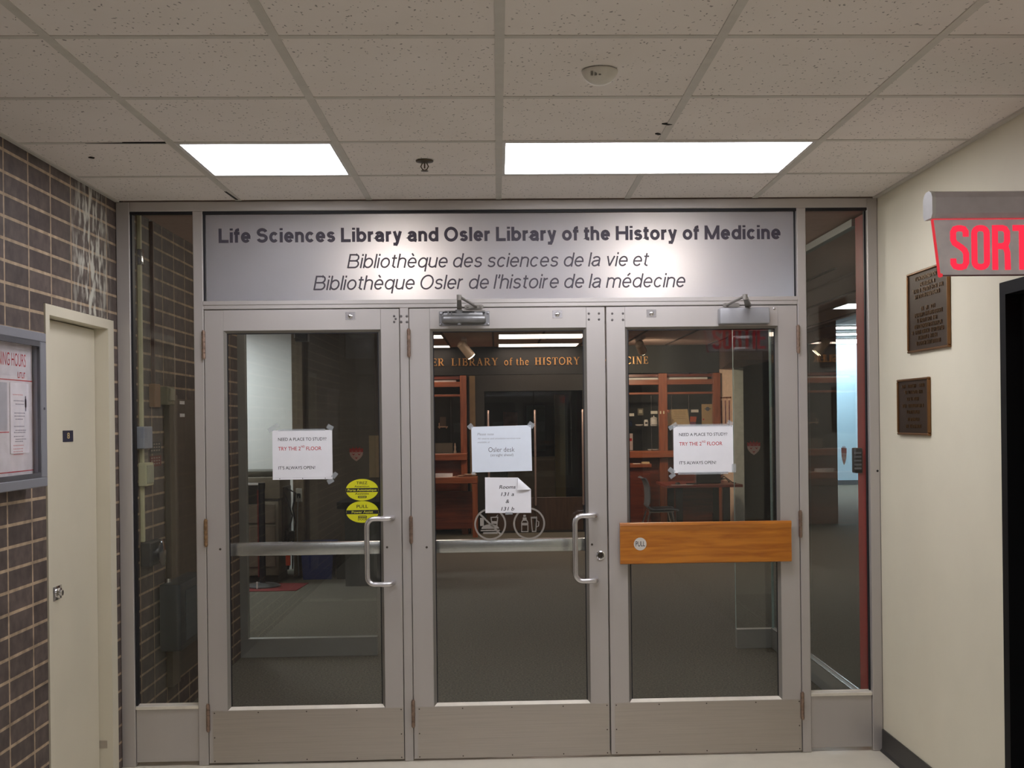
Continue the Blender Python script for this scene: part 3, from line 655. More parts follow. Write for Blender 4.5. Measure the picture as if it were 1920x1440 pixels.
tape_piece(nR, .318, 1.563, .045, .02, .55); tape_piece(nR, .592, 1.574, .03, .022, -.5); tape_piece(nR, .46, 1.566, .26, .012, 0); tape_piece(nR, .308, 1.352, .032, .022, -.7); tape_piece(nR, .312, 1.328, .03, .02, .6); tape_piece(nR, .608, 1.36, .02, .04, 0); tape_piece(nR, .46, 1.338, .24, .012, 0)
nM = thing('paper_notice', (-.498, NY, 1.357), 'pale desk notice in serif type at the top of the middle door glass', 'notice')
MB().prism([(-.640, 1.356), (-.356, 1.360), (-.3585, 1.577), (-.642, 1.572)], NY, NY+.0004, 'Y').build('sheet', PAPER_B, nM)
k = MB(); text(k, 'Osler desk', -.562, -.438, 1.452, .022, front(NY-.0002), bold=-.004); text(k, '(straight ahead)', -.552, -.444, 1.4315, .012, front(NY-.0002), bold=-.006); k.build('desk_print', INK_G, nM)
k = MB(); text(k, 'Please note', -.614, -.536, 1.531, .012, front(NY-.0002), shear=.25, bold=-.004); text(k, 'All reserve and circulation services now', -.613, -.408, 1.512, .008, front(NY-.0002), shear=.25, bold=-.004); text(k, 'available at', -.613, -.555, 1.495, .008, front(NY-.0002), shear=.25, bold=-.004)
k.build('italic_print', mat('faded_ink', (136, 138, 146), .8), nM)
tape_piece(nM, -.646, 1.574, .025, .022, .7); tape_piece(nM, -.358, 1.578, .03, .024, -.6); tape_piece(nM, -.634, 1.352, .018, .014, 0)
# rooms notice with its folded corner
nr = thing('paper_notice', (-.472, NY, 1.161), 'small white rooms notice with a folded corner below the desk notice', 'notice')
MB().prism([(-.580, 1.163), (-.3625, 1.161), (-.3625, 1.2725), (-.424, 1.329), (-.580, 1.332)], NY, NY+.0004, 'Y').build('sheet', PAPER, nr)
fl = MB(); A = (-.424, NY-.0004, 1.329); Bp = (-.3625, NY-.0004, 1.2725)
G = 6; vs = []
tip = Vector((-.4265, NY-.004, 1.270))
for i in range(G+1):
    for j in range(G+1-i):
        u, v = i/G, j/G; w_ = 1-u-v
        p = Vector(A)*u + Vector(Bp)*v + tip*w_; p.y -= .010*math.sin(PI*min(1, w_))*.8*(1-w_) + .006*w_
        vs.append(p)
idx = {}; c_ = 0
for i in range(G+1):
    for j in range(G+1-i): idx[(i, j)] = c_; c_ += 1
fs = []
for i in range(G):
    for j in range(G-i):
        fs.append((idx[(i, j)], idx[(i+1, j)], idx[(i, j+1)]))
        if j < G-i-1: fs.append((idx[(i+1, j)], idx[(i+1, j+1)], idx[(i, j+1)]))
n_ = len(vs); fl.add(vs, fs, True); fl.add([v+Vector((0, .0004, 0)) for v in vs], [f[::-1] for f in fs], True)
fl.build('folded_corner', PAPER, nr)
k = MB()
for s_, a, b, z in (('Rooms', -.513, -.435, 1.277), ('131 a', -.505, -.443, 1.243), ('&', -.483, -.466, 1.209), ('131 b', -.505, -.443, 1.1735)):
    text(k, s_, a, b, z, .0165, front(NY-.0003), shear=.2, bold=.008)
k.build('print', INK, nr)
tape_piece(nr, -.468, 1.160, .035, .012, 0)

# ------------------------------------------------------------------ yellow oval stickers
YEL = mat('yellow_sticker', (206, 204, 22), .5, var=.03); YEL2 = mat('yellow_print', (206, 204, 60), .6)
SY = .0188
def oval(zc, label, upper):
    x, rx, rz = -1.160, .0762, .0513
    o = thing('oval_sticker', (x, SY, zc-rz), label, 'sticker')
    MB().prism(arc(x, zc, rx, rz, 0, 360, 40)[:-1], SY, SY+.0004, 'Y').build('disc', YEL, o)
    b0, b1 = (zc-.0105, zc+.0085)
    w0 = rx*math.sqrt(1-((b1-zc)/rz)**2)
    MB().prism([(x-w0, b0), (x+w0, b0), (x+w0, b1), (x-w0, b1)], SY-.0003, SY, 'Y').build('black_band', INK, o)
    P = front(SY-.0002); k = MB(); q = MB()
    if upper:
        text(k, 'TIREZ', x-.027, x+.025, zc+.0265, .0125, P, bold=.010); k.build('black_line', INK, o)
        k = MB(); text(k, 'Attention', x-.036, x+.034, zc+.012, .0092, P, bold=.008); k.build('black_line', INK, o)
        k = MB(); text(k, 'Assistée', x-.034, x+.032, zc-.0225, .0088, P, bold=.008); k.build('black_line', INK, o); k = MB()
        text(q, 'Porte Automatique', x-.068, x+.068, zc-.0058, .0105, front(SY-.0005), bold=.014); zz = zc-.0335
    else:
        text(k, 'PULL', x-.027, x+.027, zc+.0185, .0145, P, bold=.012); k.build('black_line', INK, o)
        k = MB(); text(k, 'DOOR', x-.021, x+.023, zc-.0395, .0105, P, bold=.010); k.build('black_line', INK, o); k = MB()
        text(q, 'Power Assist', x-.050, x+.050, zc-.0058, .0105, front(SY-.0005), bold=.014); zz = zc-.0235
    k.prism(rrect(x-.020, x+.021, zz-.005, zz+.005, .0035), SY-.0003, SY, 'Y')
    q.build('yellow_line', YEL2, o); q = MB()
    for i in range(6): q.box(x-.016+i*.0058, x-.012+i*.0058, SY-.0005, SY-.0003, zz-.0022, zz+.0022)
    k.build('black_tag', INK, o); q.build('tag_marks', YEL2, o)
oval(1.281, 'upper yellow oval sticker reading TIREZ on the left glass door', True)
oval(1.177, 'lower yellow oval sticker reading PULL beside the left door handle', False)

# ------------------------------------------------------------------ etched circle decals on the middle door
DY = .0192
def ring(mb, x, z, r, w): mb.stroke(arc(x, z, r, r, 0, 360, 48)[:-1], w, DY, DY+.0004, 'Y', True)
m = MB(); x, z = -.5575, 1.110; ring(m, x, z, .0715, .0085); m.stroke([(x-.050, z+.050), (x+.050, z-.050)], .0085, DY-.0004, DY)
m.stroke([(x+.004, z+.032), (x+.036, z+.032), (x+.031, z-.008), (x+.009, z-.008)], .005, DY-.0004, DY, 'Y', True); m.stroke([(x+.024, z+.03), (x+.037, z+.044)], .0035, DY-.0004, DY)
m.box(x+.008, x+.033, DY-.0004, DY, z+.001, z+.014)
m.prism([(x-.042, z-.022)]+arc(x, z-.022, .042, .022, 180, 0, 10)[1:-1]+[(x+.042, z-.022)], DY-.0004, DY, 'Y'); m.box(x-.045, x+.045, DY-.0004, DY, z-.033, z-.027); m.box(x-.034, x+.034, DY-.0004, DY, z-.046, z-.038)
m.box(x-.048, x-.03, DY-.0004, DY, z-.008, z+.03)
solo('glass_decal', m, VINYL_W, 'etched no food and drink circle low on the middle door glass', 'decal')
m = MB(); x, z = -.373, 1.110; ring(m, x, z, .0715, .0085)
m.stroke([(x-.036, z-.038), (x-.036, z+.006), (x-.030, z+.016), (x-.012, z+.016), (x-.006, z+.006), (x-.006, z-.038)], .0042, DY-.0004, DY, 'Y', True)
m.box(x-.030, x-.012, DY-.0004, DY, z+.017, z+.029); m.box(x-.027, x-.015, DY-.0004, DY, z+.032, z+.042); m.box(x-.035, x-.007, DY-.0004, DY, z-.008, z+.004)
m.stroke([(x+.010, z+.026), (x+.036, z+.026), (x+.031, z-.038), (x+.015, z-.038)], .0042, DY-.0004, DY, 'Y', True); m.box(x+.008, x+.038, DY-.0004, DY, z+.026, z+.032); m.stroke([(x+.035, z+.014), (x+.046, z+.008), (x+.044, z-.012), (x+.033, z-.018)], .004, DY-.0004, DY)
solo('glass_decal', m, VINYL_W, 'etched circle with bottle and mug low on the middle door glass', 'decal')
# ================================================================== CORRIDOR CEILING FIXTURES
FRAME_W = mat('white_steel_frame', (206, 204, 200), .45)
def troffer(x0, x1, y0, y1, z, label, strength, rgb=(248, 247, 255), group=None, name='ceiling_light', ename='lit_diffuser'):
    t = thing(name, ((x0+x1)/2, (y0+y1)/2, z), label, 'light', group)
    f = MB(); w = .014
    f.box(x0, x1, y0, y0+w, z-.001, z+.012); f.box(x0, x1, y1-w, y1, z-.001, z+.012); f.box(x0, x0+w, y0+w, y1-w, z-.001, z+.012); f.box(x1-w, x1, y0+w, y1-w, z-.001, z+.012)
    f.box(x0, x1, y0, y1, z+.012, z+.05); f.build('frame', FRAME_W, t)
    MB().box(x0+w, x1-w, y0+w, y1-w, z+.003, z+.008).build('diffuser', emit(ename, rgb, strength), t)
    return t
def cell(i0, i1, j, m=.012): return (GX+i0*T+m, GX+(i1+1)*T-m, -GY-j*T+m, -GY-(j-1)*T-m)
troffer(*cell(-2, -2, 1), CZ+.002, 'square lit ceiling panel, the left one above the entrance', TROFFER)
troffer(*cell(0, 1, 1), CZ+.002, 'long lit ceiling panel, the right one above the entrance', TROFFER)
for j, w in ((7, 'nearer'), (11, 'farther')):
    troffer(*cell(-2, -1, j), CZ+.002, 'lit ceiling panel at the %s end of the corridor, brick wall side' % w, CORRIDOR, ename='corridor_diffuser')
    troffer(*cell(0, 1, j), CZ+.002, 'lit ceiling panel at the %s end of the corridor, cream wall side' % w, CORRIDOR, ename='corridor_diffuser')
WHITE_P = mat('white_plastic', (214, 210, 200), .35)
ms = thing('ceiling_sensor', (-.198, -2.06, CZ), 'white domed motion sensor on the ceiling', 'sensor')
MB().lathe([(.054, 0), (.0545, -.004), (.053, -.008), (.047, -.020), (.034, -.032), (.018, -.039), (.006, -.041)], (-.198, -2.06, CZ), 'Z', 36).build('dome', WHITE_P, ms)
sl = MB()
for k, a in enumerate((-.35, -.12, .12)):
    x = -.208+a*.05; sl.box(x-.0035, x+.0035, -2.106, -2.098, CZ-.024, CZ-.012)
sl.build('lens_slot', mat('sensor_slot', (120, 118, 112), .4), ms)
sp = thing('sprinkler', (-.797, -.84, CZ), 'brass sprinkler head hanging from the ceiling between the two light panels', 'sprinkler')
MB().lathe([(.036, 0), (.034, -.004), (.018, -.007), (.012, -.009)], (-.797, -.84, CZ), 'Z', 24).build('escutcheon', mat('tarnished_brass', (92, 82, 66), .35, .8), sp)
q = MB().stroke([(-.805, CZ-.007), (-.812, CZ-.022), (-.806, CZ-.034), (-.797, CZ-.038), (-.788, CZ-.034), (-.782, CZ-.022), (-.789, CZ-.007)], .004, -.842, -.838)
q.cyl((-.797, -.84, CZ-.008), (-.797, -.84, CZ-.03), .003, 8); q.build('yoke', mat('tarnished_brass', (92, 82, 66)), sp)
q = MB(); q.lathe([(.004, -.037), (.015, -.039), (.015, -.041), (.004, -.042)], (-.797, -.84, CZ), 'Z', 16); q.build('deflector', mat('tarnished_brass', (92, 82, 66)), sp)

# ================================================================== EXIT SIGN
es = thing('exit_sign', (XR, -2.0, 2.03), 'lit red exit sign reading SORTIE on the cream wall', 'exit sign')
EY = -2.0
hb = []
for (y, z) in [(-.038, .012), (-.038, .060), (-.030, .074), (-.014, .082), (.014, .082), (.030, .074), (.038, .060), (.038, .012), (.028, 0), (-.028, 0)]: hb.append((EY+y, 2.205+z))
MB().prism(hb, .826, XR, 'X').build('housing', mat('grey_aluminium_housing', (200, 196, 202), .45, .2), es)
MB().prism([((y-EY)*1.04+EY, (z-2.246)*1.03+2.246) for y, z in hb], .815, .826, 'X').build('end_cap', mat('pale_end_cap', (206, 206, 206), .45), es)
pan = [(.829, 2.205), (.849, 2.034), (.853, 2.0305), (1.29, 2.0305), (1.30, 2.205)]
MB().prism(pan, EY-.006, EY+.006, 'Y').build('panel', mat('grey_acrylic_panel', (246, 242, 250), .3), es)
REDL = emit('red_letter_light', (255, 50, 74), 1.02)
REDE = emit('red_edge_light', (255, 70, 80), .62)
rl = MB(); a0, a1 = EY-.0068, EY+.0068; b, c = 2.046, 2.184; w = .0185
def ex(x): return lambda pts: [(x+u*.058, b+v*(c-b)) for u, v in pts]
P = ex(.8815); h = w/2
# heavy condensed letters, drawn by their centre lines
cz0, cz1 = .065, .935
def S_(x): return [(x+.049, b+.103), (x+.049, b+.118), (x+.043, b+.1265), (x+.034, b+.129), (x+.025, b+.129), (x+.015, b+.1265), (x+.0095, b+.117), (x+.0095, b+.094), (x+.014, b+.084), (x+.026, b+.076), (x+.036, b+.069), (x+.045, b+.061), (x+.0495, b+.05), (x+.0495, b+.023), (x+.044, b+.0125), (x+.035, b+.0095), (x+.025, b+.0095), (x+.015, b+.0125), (x+.0095, b+.021), (x+.0095, b+.036)]
rl.stroke(S_(.8815), w, a0, a1)
rl.stroke([(.9475+u, b+v) for u, v in rrect(.0095, .0485, .0095, .129, .016, 4)], w, a0, a1, 'Y', True)
x = 1.0125; rl.box(x, x+w, a0, a1, b, c); rl.stroke([(x+w*.6, c-.009), (x+.032, c-.009), (x+.041, c-.012), (x+.047, c-.022), (x+.047, c-.05), (x+.043, c-.060), (x+.032, c-.065), (x+w*.6, c-.065)], w, a0, a1); rl.stroke([(x+.034, c-.064), (x+.043, c-.070), (x+.0475, c-.084), (x+.0485, b)], w, a0, a1)
x = 1.077; rl.box(x, x+.058, a0, a1, c-.018, c); rl.box(x+.0195, x+.0385, a0, a1, b, c-.018)
x = 1.143; rl.box(x, x+.019, a0, a1, b, c)
x = 1.172; rl.box(x, x+.019, a0, a1, b, c); [rl.box(x+.019, x+.055, a0, a1, z, z+.018) for z in (b, b+.06, c-.018)]
rl.build('letters', REDL, es)
ed = MB(); ed.stroke([(.8285, 2.204), (.8485, 2.034), (.852, 2.0305)], .004, EY-.0062, EY+.0062); ed.box(.8285, 1.30, EY-.0064, EY+.0064, 2.2015, 2.2045); ed.lathe([(.001, -.008), (.006, -.006), (.006, .006), (.001, .008)], (.8525, EY, 2.031), 'Y', 12)
ed.build('lit_edge', REDE, es)
MB().box(.855, 1.29, EY-.0065, EY+.0065, 2.0285, 2.0315).build('bottom_channel', mat('dark_red_channel', (92, 40, 46), .5), es)

# ================================================================== BRONZE PLAQUES
def plaque(y0, y1, z0, z1, rows, label, th=.016, rim=.010):
    p = thing('bronze_plaque', (XR, (y0+y1)/2, z0), label, 'plaque')
    MB().box(XR-th*.55, XR, y0+rim*.5, y1-rim*.5, z0+rim*.5, z1-rim*.5).build('plate', BRONZE, p)
    f = MB()
    for (a, b, c, d) in ((y0, y1, z0, z0+rim), (y0, y1, z1-rim, z1), (y0, y0+rim, z0+rim, z1-rim), (y1-rim, y1, z0+rim, z1-rim)): f.box(XR-th, XR, a, b, c, d, .003, 1)
    f.build('rim', BRONZE_L, p)
    rnd = random.Random(int(z0*1000))
    for (zf, wd, hh) in rows:
        t = MB(); z = z0+(z1-z0)*zf; yc = (y0+y1)/2; L = (y1-y0)*wd; y = yc-L/2
        while y < yc+L/2-.004:
            w = rnd.uniform(.012, .021)
            if rnd.random() < .14: y += .012; continue
            # worn raised marks: an upright with one or two bars, too worn to read
            t.box(XR-th*.55-.003, XR-th*.55, y, y+.0045, z, z+hh)
            for kk in range(rnd.choice((1, 1, 2))):
                zz = z+hh*rnd.choice((0, .45, .85)); t.box(XR-th*.55-.003, XR-th*.55, y, y+w*.72, zz, zz+hh*.2)
            y += w
        t.build('raised_line', BRONZE_T, p)
plaque(-.908, -.432, 1.874, 2.222, [(.88, .62, .016), (.80, .36, .016), (.73, .74, .016), (.66, .58, .016), (.50, .36, .016), (.43, .7, .016), (.36, .5, .016), (.29, .68, .016), (.22, .76, .016), (.15, .5, .016), (.08, .6, .016)],
       'large bronze plaque on the cream wall, partly behind the red exit sign')
plaque(-.676, -.288, 1.5145, 1.763, [(.84, .72, .014), (.73, .6, .014), (.61, .42, .014), (.49, .72, .014), (.38, .4, .014), (.25, .38, .014), (.13, .5, .014)],
       'small bronze plaque, the lower one on the cream wall')

# ================================================================== BULLETIN CASE
bc = thing('bulletin_case', (XL, -1.62, 1.375), 'grey metal bulletin case with glass front beside the cream door', 'notice board')
ALG = mat('grey_case_aluminium', (150, 152, 160), .42, .5, .03, 6)
CX = XL+.08; ya, yb, za, zb = -2.16, -1.087, 1.374, 1.948
f = MB(); w = .056
f.box(XL, CX, ya, yb, za, za+w*.62, .003, 1); f.box(XL, CX, ya, yb, zb-w*.62, zb, .003, 1); f.box(XL, CX, yb-w, yb, za+w*.62, zb-w*.62, .003, 1); f.box(XL, CX, ya, ya+w, za+w*.62, zb-w*.62, .003, 1)
f.build('outer_frame', ALG, bc)
MB().box(XL+.001, XL+.048, ya+w, yb-w, za+w*.62, zb-w*.62).build('back_board', mat('pale_board', (202, 198, 204), .8), bc)
g = MB(); 
for zz in (za+w*.62, zb-w*.62-.018): g.box(CX-.012, CX-.002, ya+w, yb-w, zz, zz+.018)
g.box(CX-.012, CX-.002, yb-w-.006, yb-w, za+w, zb-w); g.build('door_rail', mat('dark_case_rail', (98, 98, 104), .4, .5), bc)
MB().box(CX-.010, CX-.006, ya+w, yb-w, za+w*.62+.018, zb-w*.62-.018).build('glass_front', glass('case_glass', (.98, .98, .98), .03, .5), bc)
MB().lathe([(.005, 0), (.005, .003)], (CX, -1.115, 1.665), 'X', 10).build('lock_screw', INK_G, bc)
WX = XL+.0485
def wl(u, v): return (WX+.0012, u, v)
pst = thing('hours_poster', (WX, -1.6, 1.42), 'white opening hours poster with red headings inside the bulletin case', 'poster')
MB().box(WX, WX+.0008, -2.09, -1.146, 1.420, 1.905).build('sheet', mat('poster_paper', (214, 208, 212), .8), pst)
t = MB(); text(t, 'OPENING HOURS', -1.52, -1.207, 1.816, .046, lambda u, v: (WX+.0012, u, v), bold=-.004)
for a, b, c in ((-2.09, -1.146, 1.764), (-2.09, -1.362, 1.578), (-2.09, -1.146, 1.436)): t.box(WX+.0008, WX+.0012, a, b, c, c+.0035)
for i in range(4): y = -1.280+i*.018; t.box(WX+.0008, WX+.0012, y, y+.004, 1.774, 1.796); t.box(WX+.0008, WX+.0012, y, y+.013, 1.774+.009*(i % 2)*2, 1.778+.009*(i % 2)*2)
t.build('red_print', mat('poster_red', (190, 60, 68), .8), pst)
MB().box(WX+.0008, WX+.0011, -1.86, -1.375, 1.585, 1.755).build('grey_panel', mat('grey_print', (178, 176, 184), .8), pst)
wsN = thing('notice_sheet', (WX+.002, -1.266, 1.46), 'narrow white sheet with small printed lines inside the bulletin case', 'notice')
MB().box(WX+.002, WX+.003, -1.354, -1.188, 1.503, 1.756).build('sheet', mat('bright_sheet', (226, 222, 228), .8), wsN)
t = MB(); rnd = random.Random(3)
for z in (1.69, 1.678, 1.646, 1.635, 1.624, 1.598, 1.584, 1.576, 1.562, 1.552, 1.544):
    y = -1.328+rnd.uniform(0, .02); e = -1.236+rnd.uniform(-.01, .02)
    while y < e: L = rnd.uniform(.006, .014); t.box(WX+.003, WX+.0033, y, min(e, y+L), z, z+.0035); y += L+.004
t.build('printed_lines', mat('pale_ink', (140, 138, 152), .8), wsN)
t = MB()
for z in (1.712, 1.53, 1.518, 1.508, 1.498):
    y = -1.330
    while y < -1.246: L = rnd.uniform(.006, .014); t.box(WX+.003, WX+.0033, y, y+L, z, z+.003); y += L+.005
t.build('red_lines', mat('pale_red_ink', (204, 132, 138), .8), wsN)
t = MB(); t.prism(rrect(-1.226, -1.208, 1.668, 1.70, .006), WX+.003, WX+.0034, 'X'); t.box(WX+.003, WX+.0034, -1.222, -1.212, 1.655, 1.71); t.build('emblem', mat('pale_ink', (140, 138, 152), .8), wsN)

# ================================================================== VESTIBULE: brick wall fittings
VX = XL
wc = thing('wall_conduit', (VX, .335, 1.02), 'cream cable conduit running down the brick wall behind the left sidelight', 'conduit')
CR2 = mat('cream_conduit', (190, 184, 150), .5)
MB().box(VX, VX+.018, .325, .352, 1.02, CZ, .003, 1).build('channel', CR2, wc)
MB().box(VX, VX+.028, .318, .358, 2.39, 2.47, .006).build('bright_clip', CHROME, wc)
solo('junction_box', MB().box(VX, VX+.045, .26, .40, 1.482, 1.592, .004, 1), mat('bluish_grey_box', (150, 152, 164), .5), 'bluish grey junction box, upper one on the cream conduit', 'box')
bx = thing('junction_box', (VX, .36, 1.296), 'cream junction box, lower one on the cream conduit', 'box')
MB().box(VX, VX+.04, .30, .43, 1.296, 1.412, .004, 1).build('box', CR2, bx); MB().box(VX+.04, VX+.044, .31, .42, 1.31, 1.40, .001, 1).build('cover', mat('pale_cover', (170, 168, 146), .4), bx)
bcn = thing('wall_conduit', (VX, .55, 1.69), 'thin brown pipe ending in a brown box on the vestibule brick wall', 'conduit')
MB().box(VX, VX+.016, .548, .566, 1.80, CZ).build('pipe', mat('brown_pipe', (84, 58, 48), .5), bcn)
MB().box(VX, VX+.03, .50, .605, 1.69, 1.81, .003, 1).build('box', mat('brown_box', (132, 96, 62), .6), bcn)
bg_ = thing('alarm_box', (VX, .74, 1.71), 'beige alarm contact box on the vestibule brick wall beside the brown panel', 'box')
MB().box(VX, VX+.05, .66, .80, 1.705, 1.80, .004, 1).build('base', mat('beige_box', (134, 130, 108), .5), bg_); MB().box(VX+.05, VX+.06, .685, .775, 1.725, 1.79, .003, 1).build('lens', mat('beige_lens', (162, 158, 138), .4), bg_)
op = thing('door_opener_button', (VX, .45, .89), 'round steel door opener button on a dark box behind the left sidelight', 'button')
MB().box(VX, VX+.05, .32, .56, .895, 1.015, .006, 1).build('back_box', mat('dark_button_box', (42, 42, 44), .5), op)
MB().lathe([(.03, .05), (.03, .066), (.066, .068), (.068, .074), (.05, .080), (.015, .083)], (VX, .46, .955), 'X', 30).build('push_plate', CHROME, op)
for (y0, y1, z0, z1, rgb, lb) in ((.36, .47, 1.39, 1.51, (110, 104, 96), 'small grey notice on the vestibule brick wall, beside the conduit'), (.505, .70, 1.452, 1.512, (52, 50, 50), 'dark notice on the vestibule brick wall'), (.505, .70, 1.385, 1.440, (104, 40, 34), 'red notice below the dark one on the vestibule brick wall')):
    s = thing('wall_notice', (VX, (y0+y1)/2, z0), lb, 'notice'); MB().box(VX, VX+.003, y0, y1, z0, z1).build('sheet', mat('notice_%d' % rgb[0], rgb, .6), s)
    t = MB()
    for i in range(3):
        for j in range(4): t.box(VX+.003, VX+.0034, y0+.012+j*(y1-y0-.02)/4, y0+.012+(j+.6)*(y1-y0-.02)/4, z0+(z1-z0)*(.2+.27*i), z0+(z1-z0)*(.32+.27*i))
    t.build('print', mat('notice_ink', (150, 140, 130), .8), s)
wp = thing('wall_panel', (VX, 1.15, .2), 'tall brown metal panel on the vestibule brick wall', 'panel')
BRP = mat('brown_panel_paint', (92, 82, 72), .42, .1)
MB().box(VX, VX+.022, .80, 1.72, .22, 1.74, .003, 1).build('panel', BRP, wp); MB().box(VX, VX+.03, .77, .93, .20, 1.76, .003, 1).build('edge_post', mat('brown_post_paint', (106, 96, 84), .42, .1), wp)
for z_ in (1.712, 1.642): MB().box(VX+.022, VX+.0235, 1.0, 1.10, z_, z_+.018).build('label', PAPER, wp)
wh = thing('wall_heater', (VX, .80, .40), 'grey metal heater cabinet low on the vestibule brick wall', 'heater')
MB().box(VX+.02, VX+.13, .57, 1.10, .43, .775, .008).build('cabinet', mat('grey_heater_paint', (70, 73, 74), .45), wh); MB().box(VX+.13, VX+.133, .66, 1.06, .47, .73).build('front_panel', mat('grey_heater_front', (84, 90, 94), .4), wh)
MB().cyl((VX+.05, .63, .775), (VX+.05, .63, .80), .018, 14).build('valve', CHROME, wh)

# vestibule inner glass screen
SCR = mat('grey_screen_metal', (168, 170, 168), .4, .5, .04, 8)
def crest(mb_r, mb_w, c, place, s=.0475):
    # red chief with three birds above a pale field with three birds
    def poly(pts, mb, d): mb.add([place(c[0]+u*s, c[1]+v*s, d) for u, v in pts] + [place(c[0]+u*s, c[1]+v*s, d+.0006) for u, v in pts],
        [tuple(range(len(pts)))[::-1], tuple(range(len(pts), 2*len(pts)))] + [(i, (i+1) % len(pts), len(pts)+(i+1) % len(pts), len(pts)+i) for i in range(len(pts))])
    poly([(-1, .15), (1, .15), (.94, -.25), (.72, -.62), (.38, -.95), (0, -1.2), (-.38, -.95), (-.72, -.62), (-.94, -.25)], mb_w, 0)
    poly([(-1, .15), (-1, .75), (-.62, .62), (-.55, .95), (-.2, .62), (0, 1.0), (.2, .62), (.55, .95), (.62, .62), (1, .75), (1, .15)], mb_r, 0)
    for x, z, q in ((-.42, -.08, mb_r), (.42, -.08, mb_r), (0, -.62, mb_r)):
        poly([(x-.24, z+.08), (x, z-.05), (x+.24, z+.08), (x+.12, z-.12), (x, z-.26), (x-.12, z-.12)], q, -.0008)
    for x in (-.58, 0, .58): poly([(x-.18, .42), (x, .3), (x+.18, .42), (x, .22)], mb_w, -.0008)
CR_R = mat('crest_red', (146, 44, 44), .5); CR_W = translucent_vinyl('crest_pale', (188, 158, 150), .75)
IY = 2.6
w3 = thing('window_3', (-1.78, IY, 0), 'inner glass screen panel on the brick wall side of the vestibule', 'window', kind='structure')
MB().box(XL, -1.36, IY-.03, IY+.03, 0, .128, .002, 1).build('bottom_rail', SCR, w3); MB().box(XL, -2.238, IY-.03, IY+.03, .128, CZ-.002).build('side_post', SCR, w3)
MB().box(-2.238, -1.36, IY-.005, IY+.005, .128, CZ-.03).build('pane', GLASS_IN, w3); MB().box(-2.238, -1.30, IY-.03, IY+.03, CZ-.03, CZ-.001).build('top_rail', SCR, w3)
w4 = thing('window_4', (1.26, IY, 0), 'inner glass screen return on the cream wall side of the vestibule', 'window', kind='structure')
MB().box(1.125, 1.37, IY-.03, IY+.03, 0, .133, .002, 1).build('bottom_rail', SCR, w4)
MB().box(1.125, 1.378, IY-.006, IY+.006, .133, CZ-.03).build('pane', GLASS_IN, w4); MB().box(1.125, 1.378, IY-.03, IY+.03, CZ-.03, CZ-.001).build('top_rail', SCR, w4)
EDGE = mat('polished_glass_edge', (196, 222, 222), .2, .0)
MB().box(1.122, 1.1252, IY-.006, IY+.006, .133, CZ-.03).build('glass_edge', EDGE, w4)
w5 = thing('window_5', (1.385, 1.5, 0), 'glazed side screen of the vestibule behind the right sidelight', 'window', kind='structure')
MB().box(1.365, 1.405, .6, IY+.03, 0, .133, .002, 1).build('bottom_rail', SCR, w5); MB().box(1.365, 1.405, .6, IY+.03, CZ-.04, CZ-.001).build('top_rail', SCR, w5)
MB().box(1.379, 1.391, .60, IY, .133, CZ-.04).build('pane', glass('side_screen_glass', (.96, .975, .97), .04, .7), w5)
MB().box(1.378, 1.392, IY-.004, IY+.008, .133, CZ-.04).build('glass_edge', EDGE, w5)
q = MB(); q.box(1.362, 1.366, .6, IY-.03, .133, .138); q.box(1.40, 1.406, .6, IY-.03, .133, .138); q.build('bright_trim', SATIN, w5)
for cx, cz, pl, who in ((-1.490, 1.388, lambda u, v, d: (u, IY-.007+d, v), 'red and pale shield crest on the inner glass seen through the left door'),
                        (1.262, 1.395, lambda u, v, d: (u, IY-.008+d, v), 'red and pale shield crest on the inner glass seen through the right door'),
                        (.832, 1.393, lambda u, v, d: (1.3775+d*.5, u, v), 'red and pale shield crest on the side screen behind the right sidelight')):
    e = thing('shield_crest', pl(cx, cz-.05, 0), who, 'decal'); r_ = MB(); w_ = MB(); crest(r_, w_, (cx, cz), pl, .046 if abs(cx) > 1 else .05)
    w_.build('pale_field', CR_W, e); r_.build('red_field', CR_R, e)
# red post of the side screen with its push-button lock
rp = MB().box(1.375, 1.41, .44, .575, 0, CZ-.002, .002, 1); t2_ = tag(rp.build('trim_2', mat('red_post_paint', (176, 52, 48), .45)), 'red post of the side screen behind the right sidelight', 'post', kind='structure')
tr = MB().box(1.385, 1.46, .111, .44, 0, CZ-.002); tag(tr.build('wall_vestibule', mat('grey_vestibule_paint', (150, 146, 140), .6)), 'short grey wall return behind the entrance frame', 'wall', kind='structure')
kl = thing('keypad_lock', (1.375, .52, 1.305), 'dark push-button lock on the red post behind the right sidelight', 'lock')
MB().box(1.338, 1.375, .49, .56, 1.305, 1.436, .006).build('body', mat('dark_lock_metal', (54, 52, 58), .35, .6), kl)
[MB().box(1.330, 1.366, .480, .490, 1.325+i*.02, 1.335+i*.02, .002, 1).build('button', mat('lock_button', (140, 144, 156), .3, .6), kl) for i in range(5)]
# lamp bracket on the vestibule door head seen in the left door
bkx = thing('door_holder', (-1.92, 2.95, 2.17), 'black magnetic door holder beyond the inner glass, top of the left door', 'fitting')
MB().box(-1.955, -1.865, 2.92, 3.0, 2.185, CZ).build('bracket', mat('black_bracket', (18, 18, 20), .5), bkx); MB().box(-1.963, -1.955, 2.93, 2.97, 2.21, 2.25).build('bright_tip', PAPER, bkx)

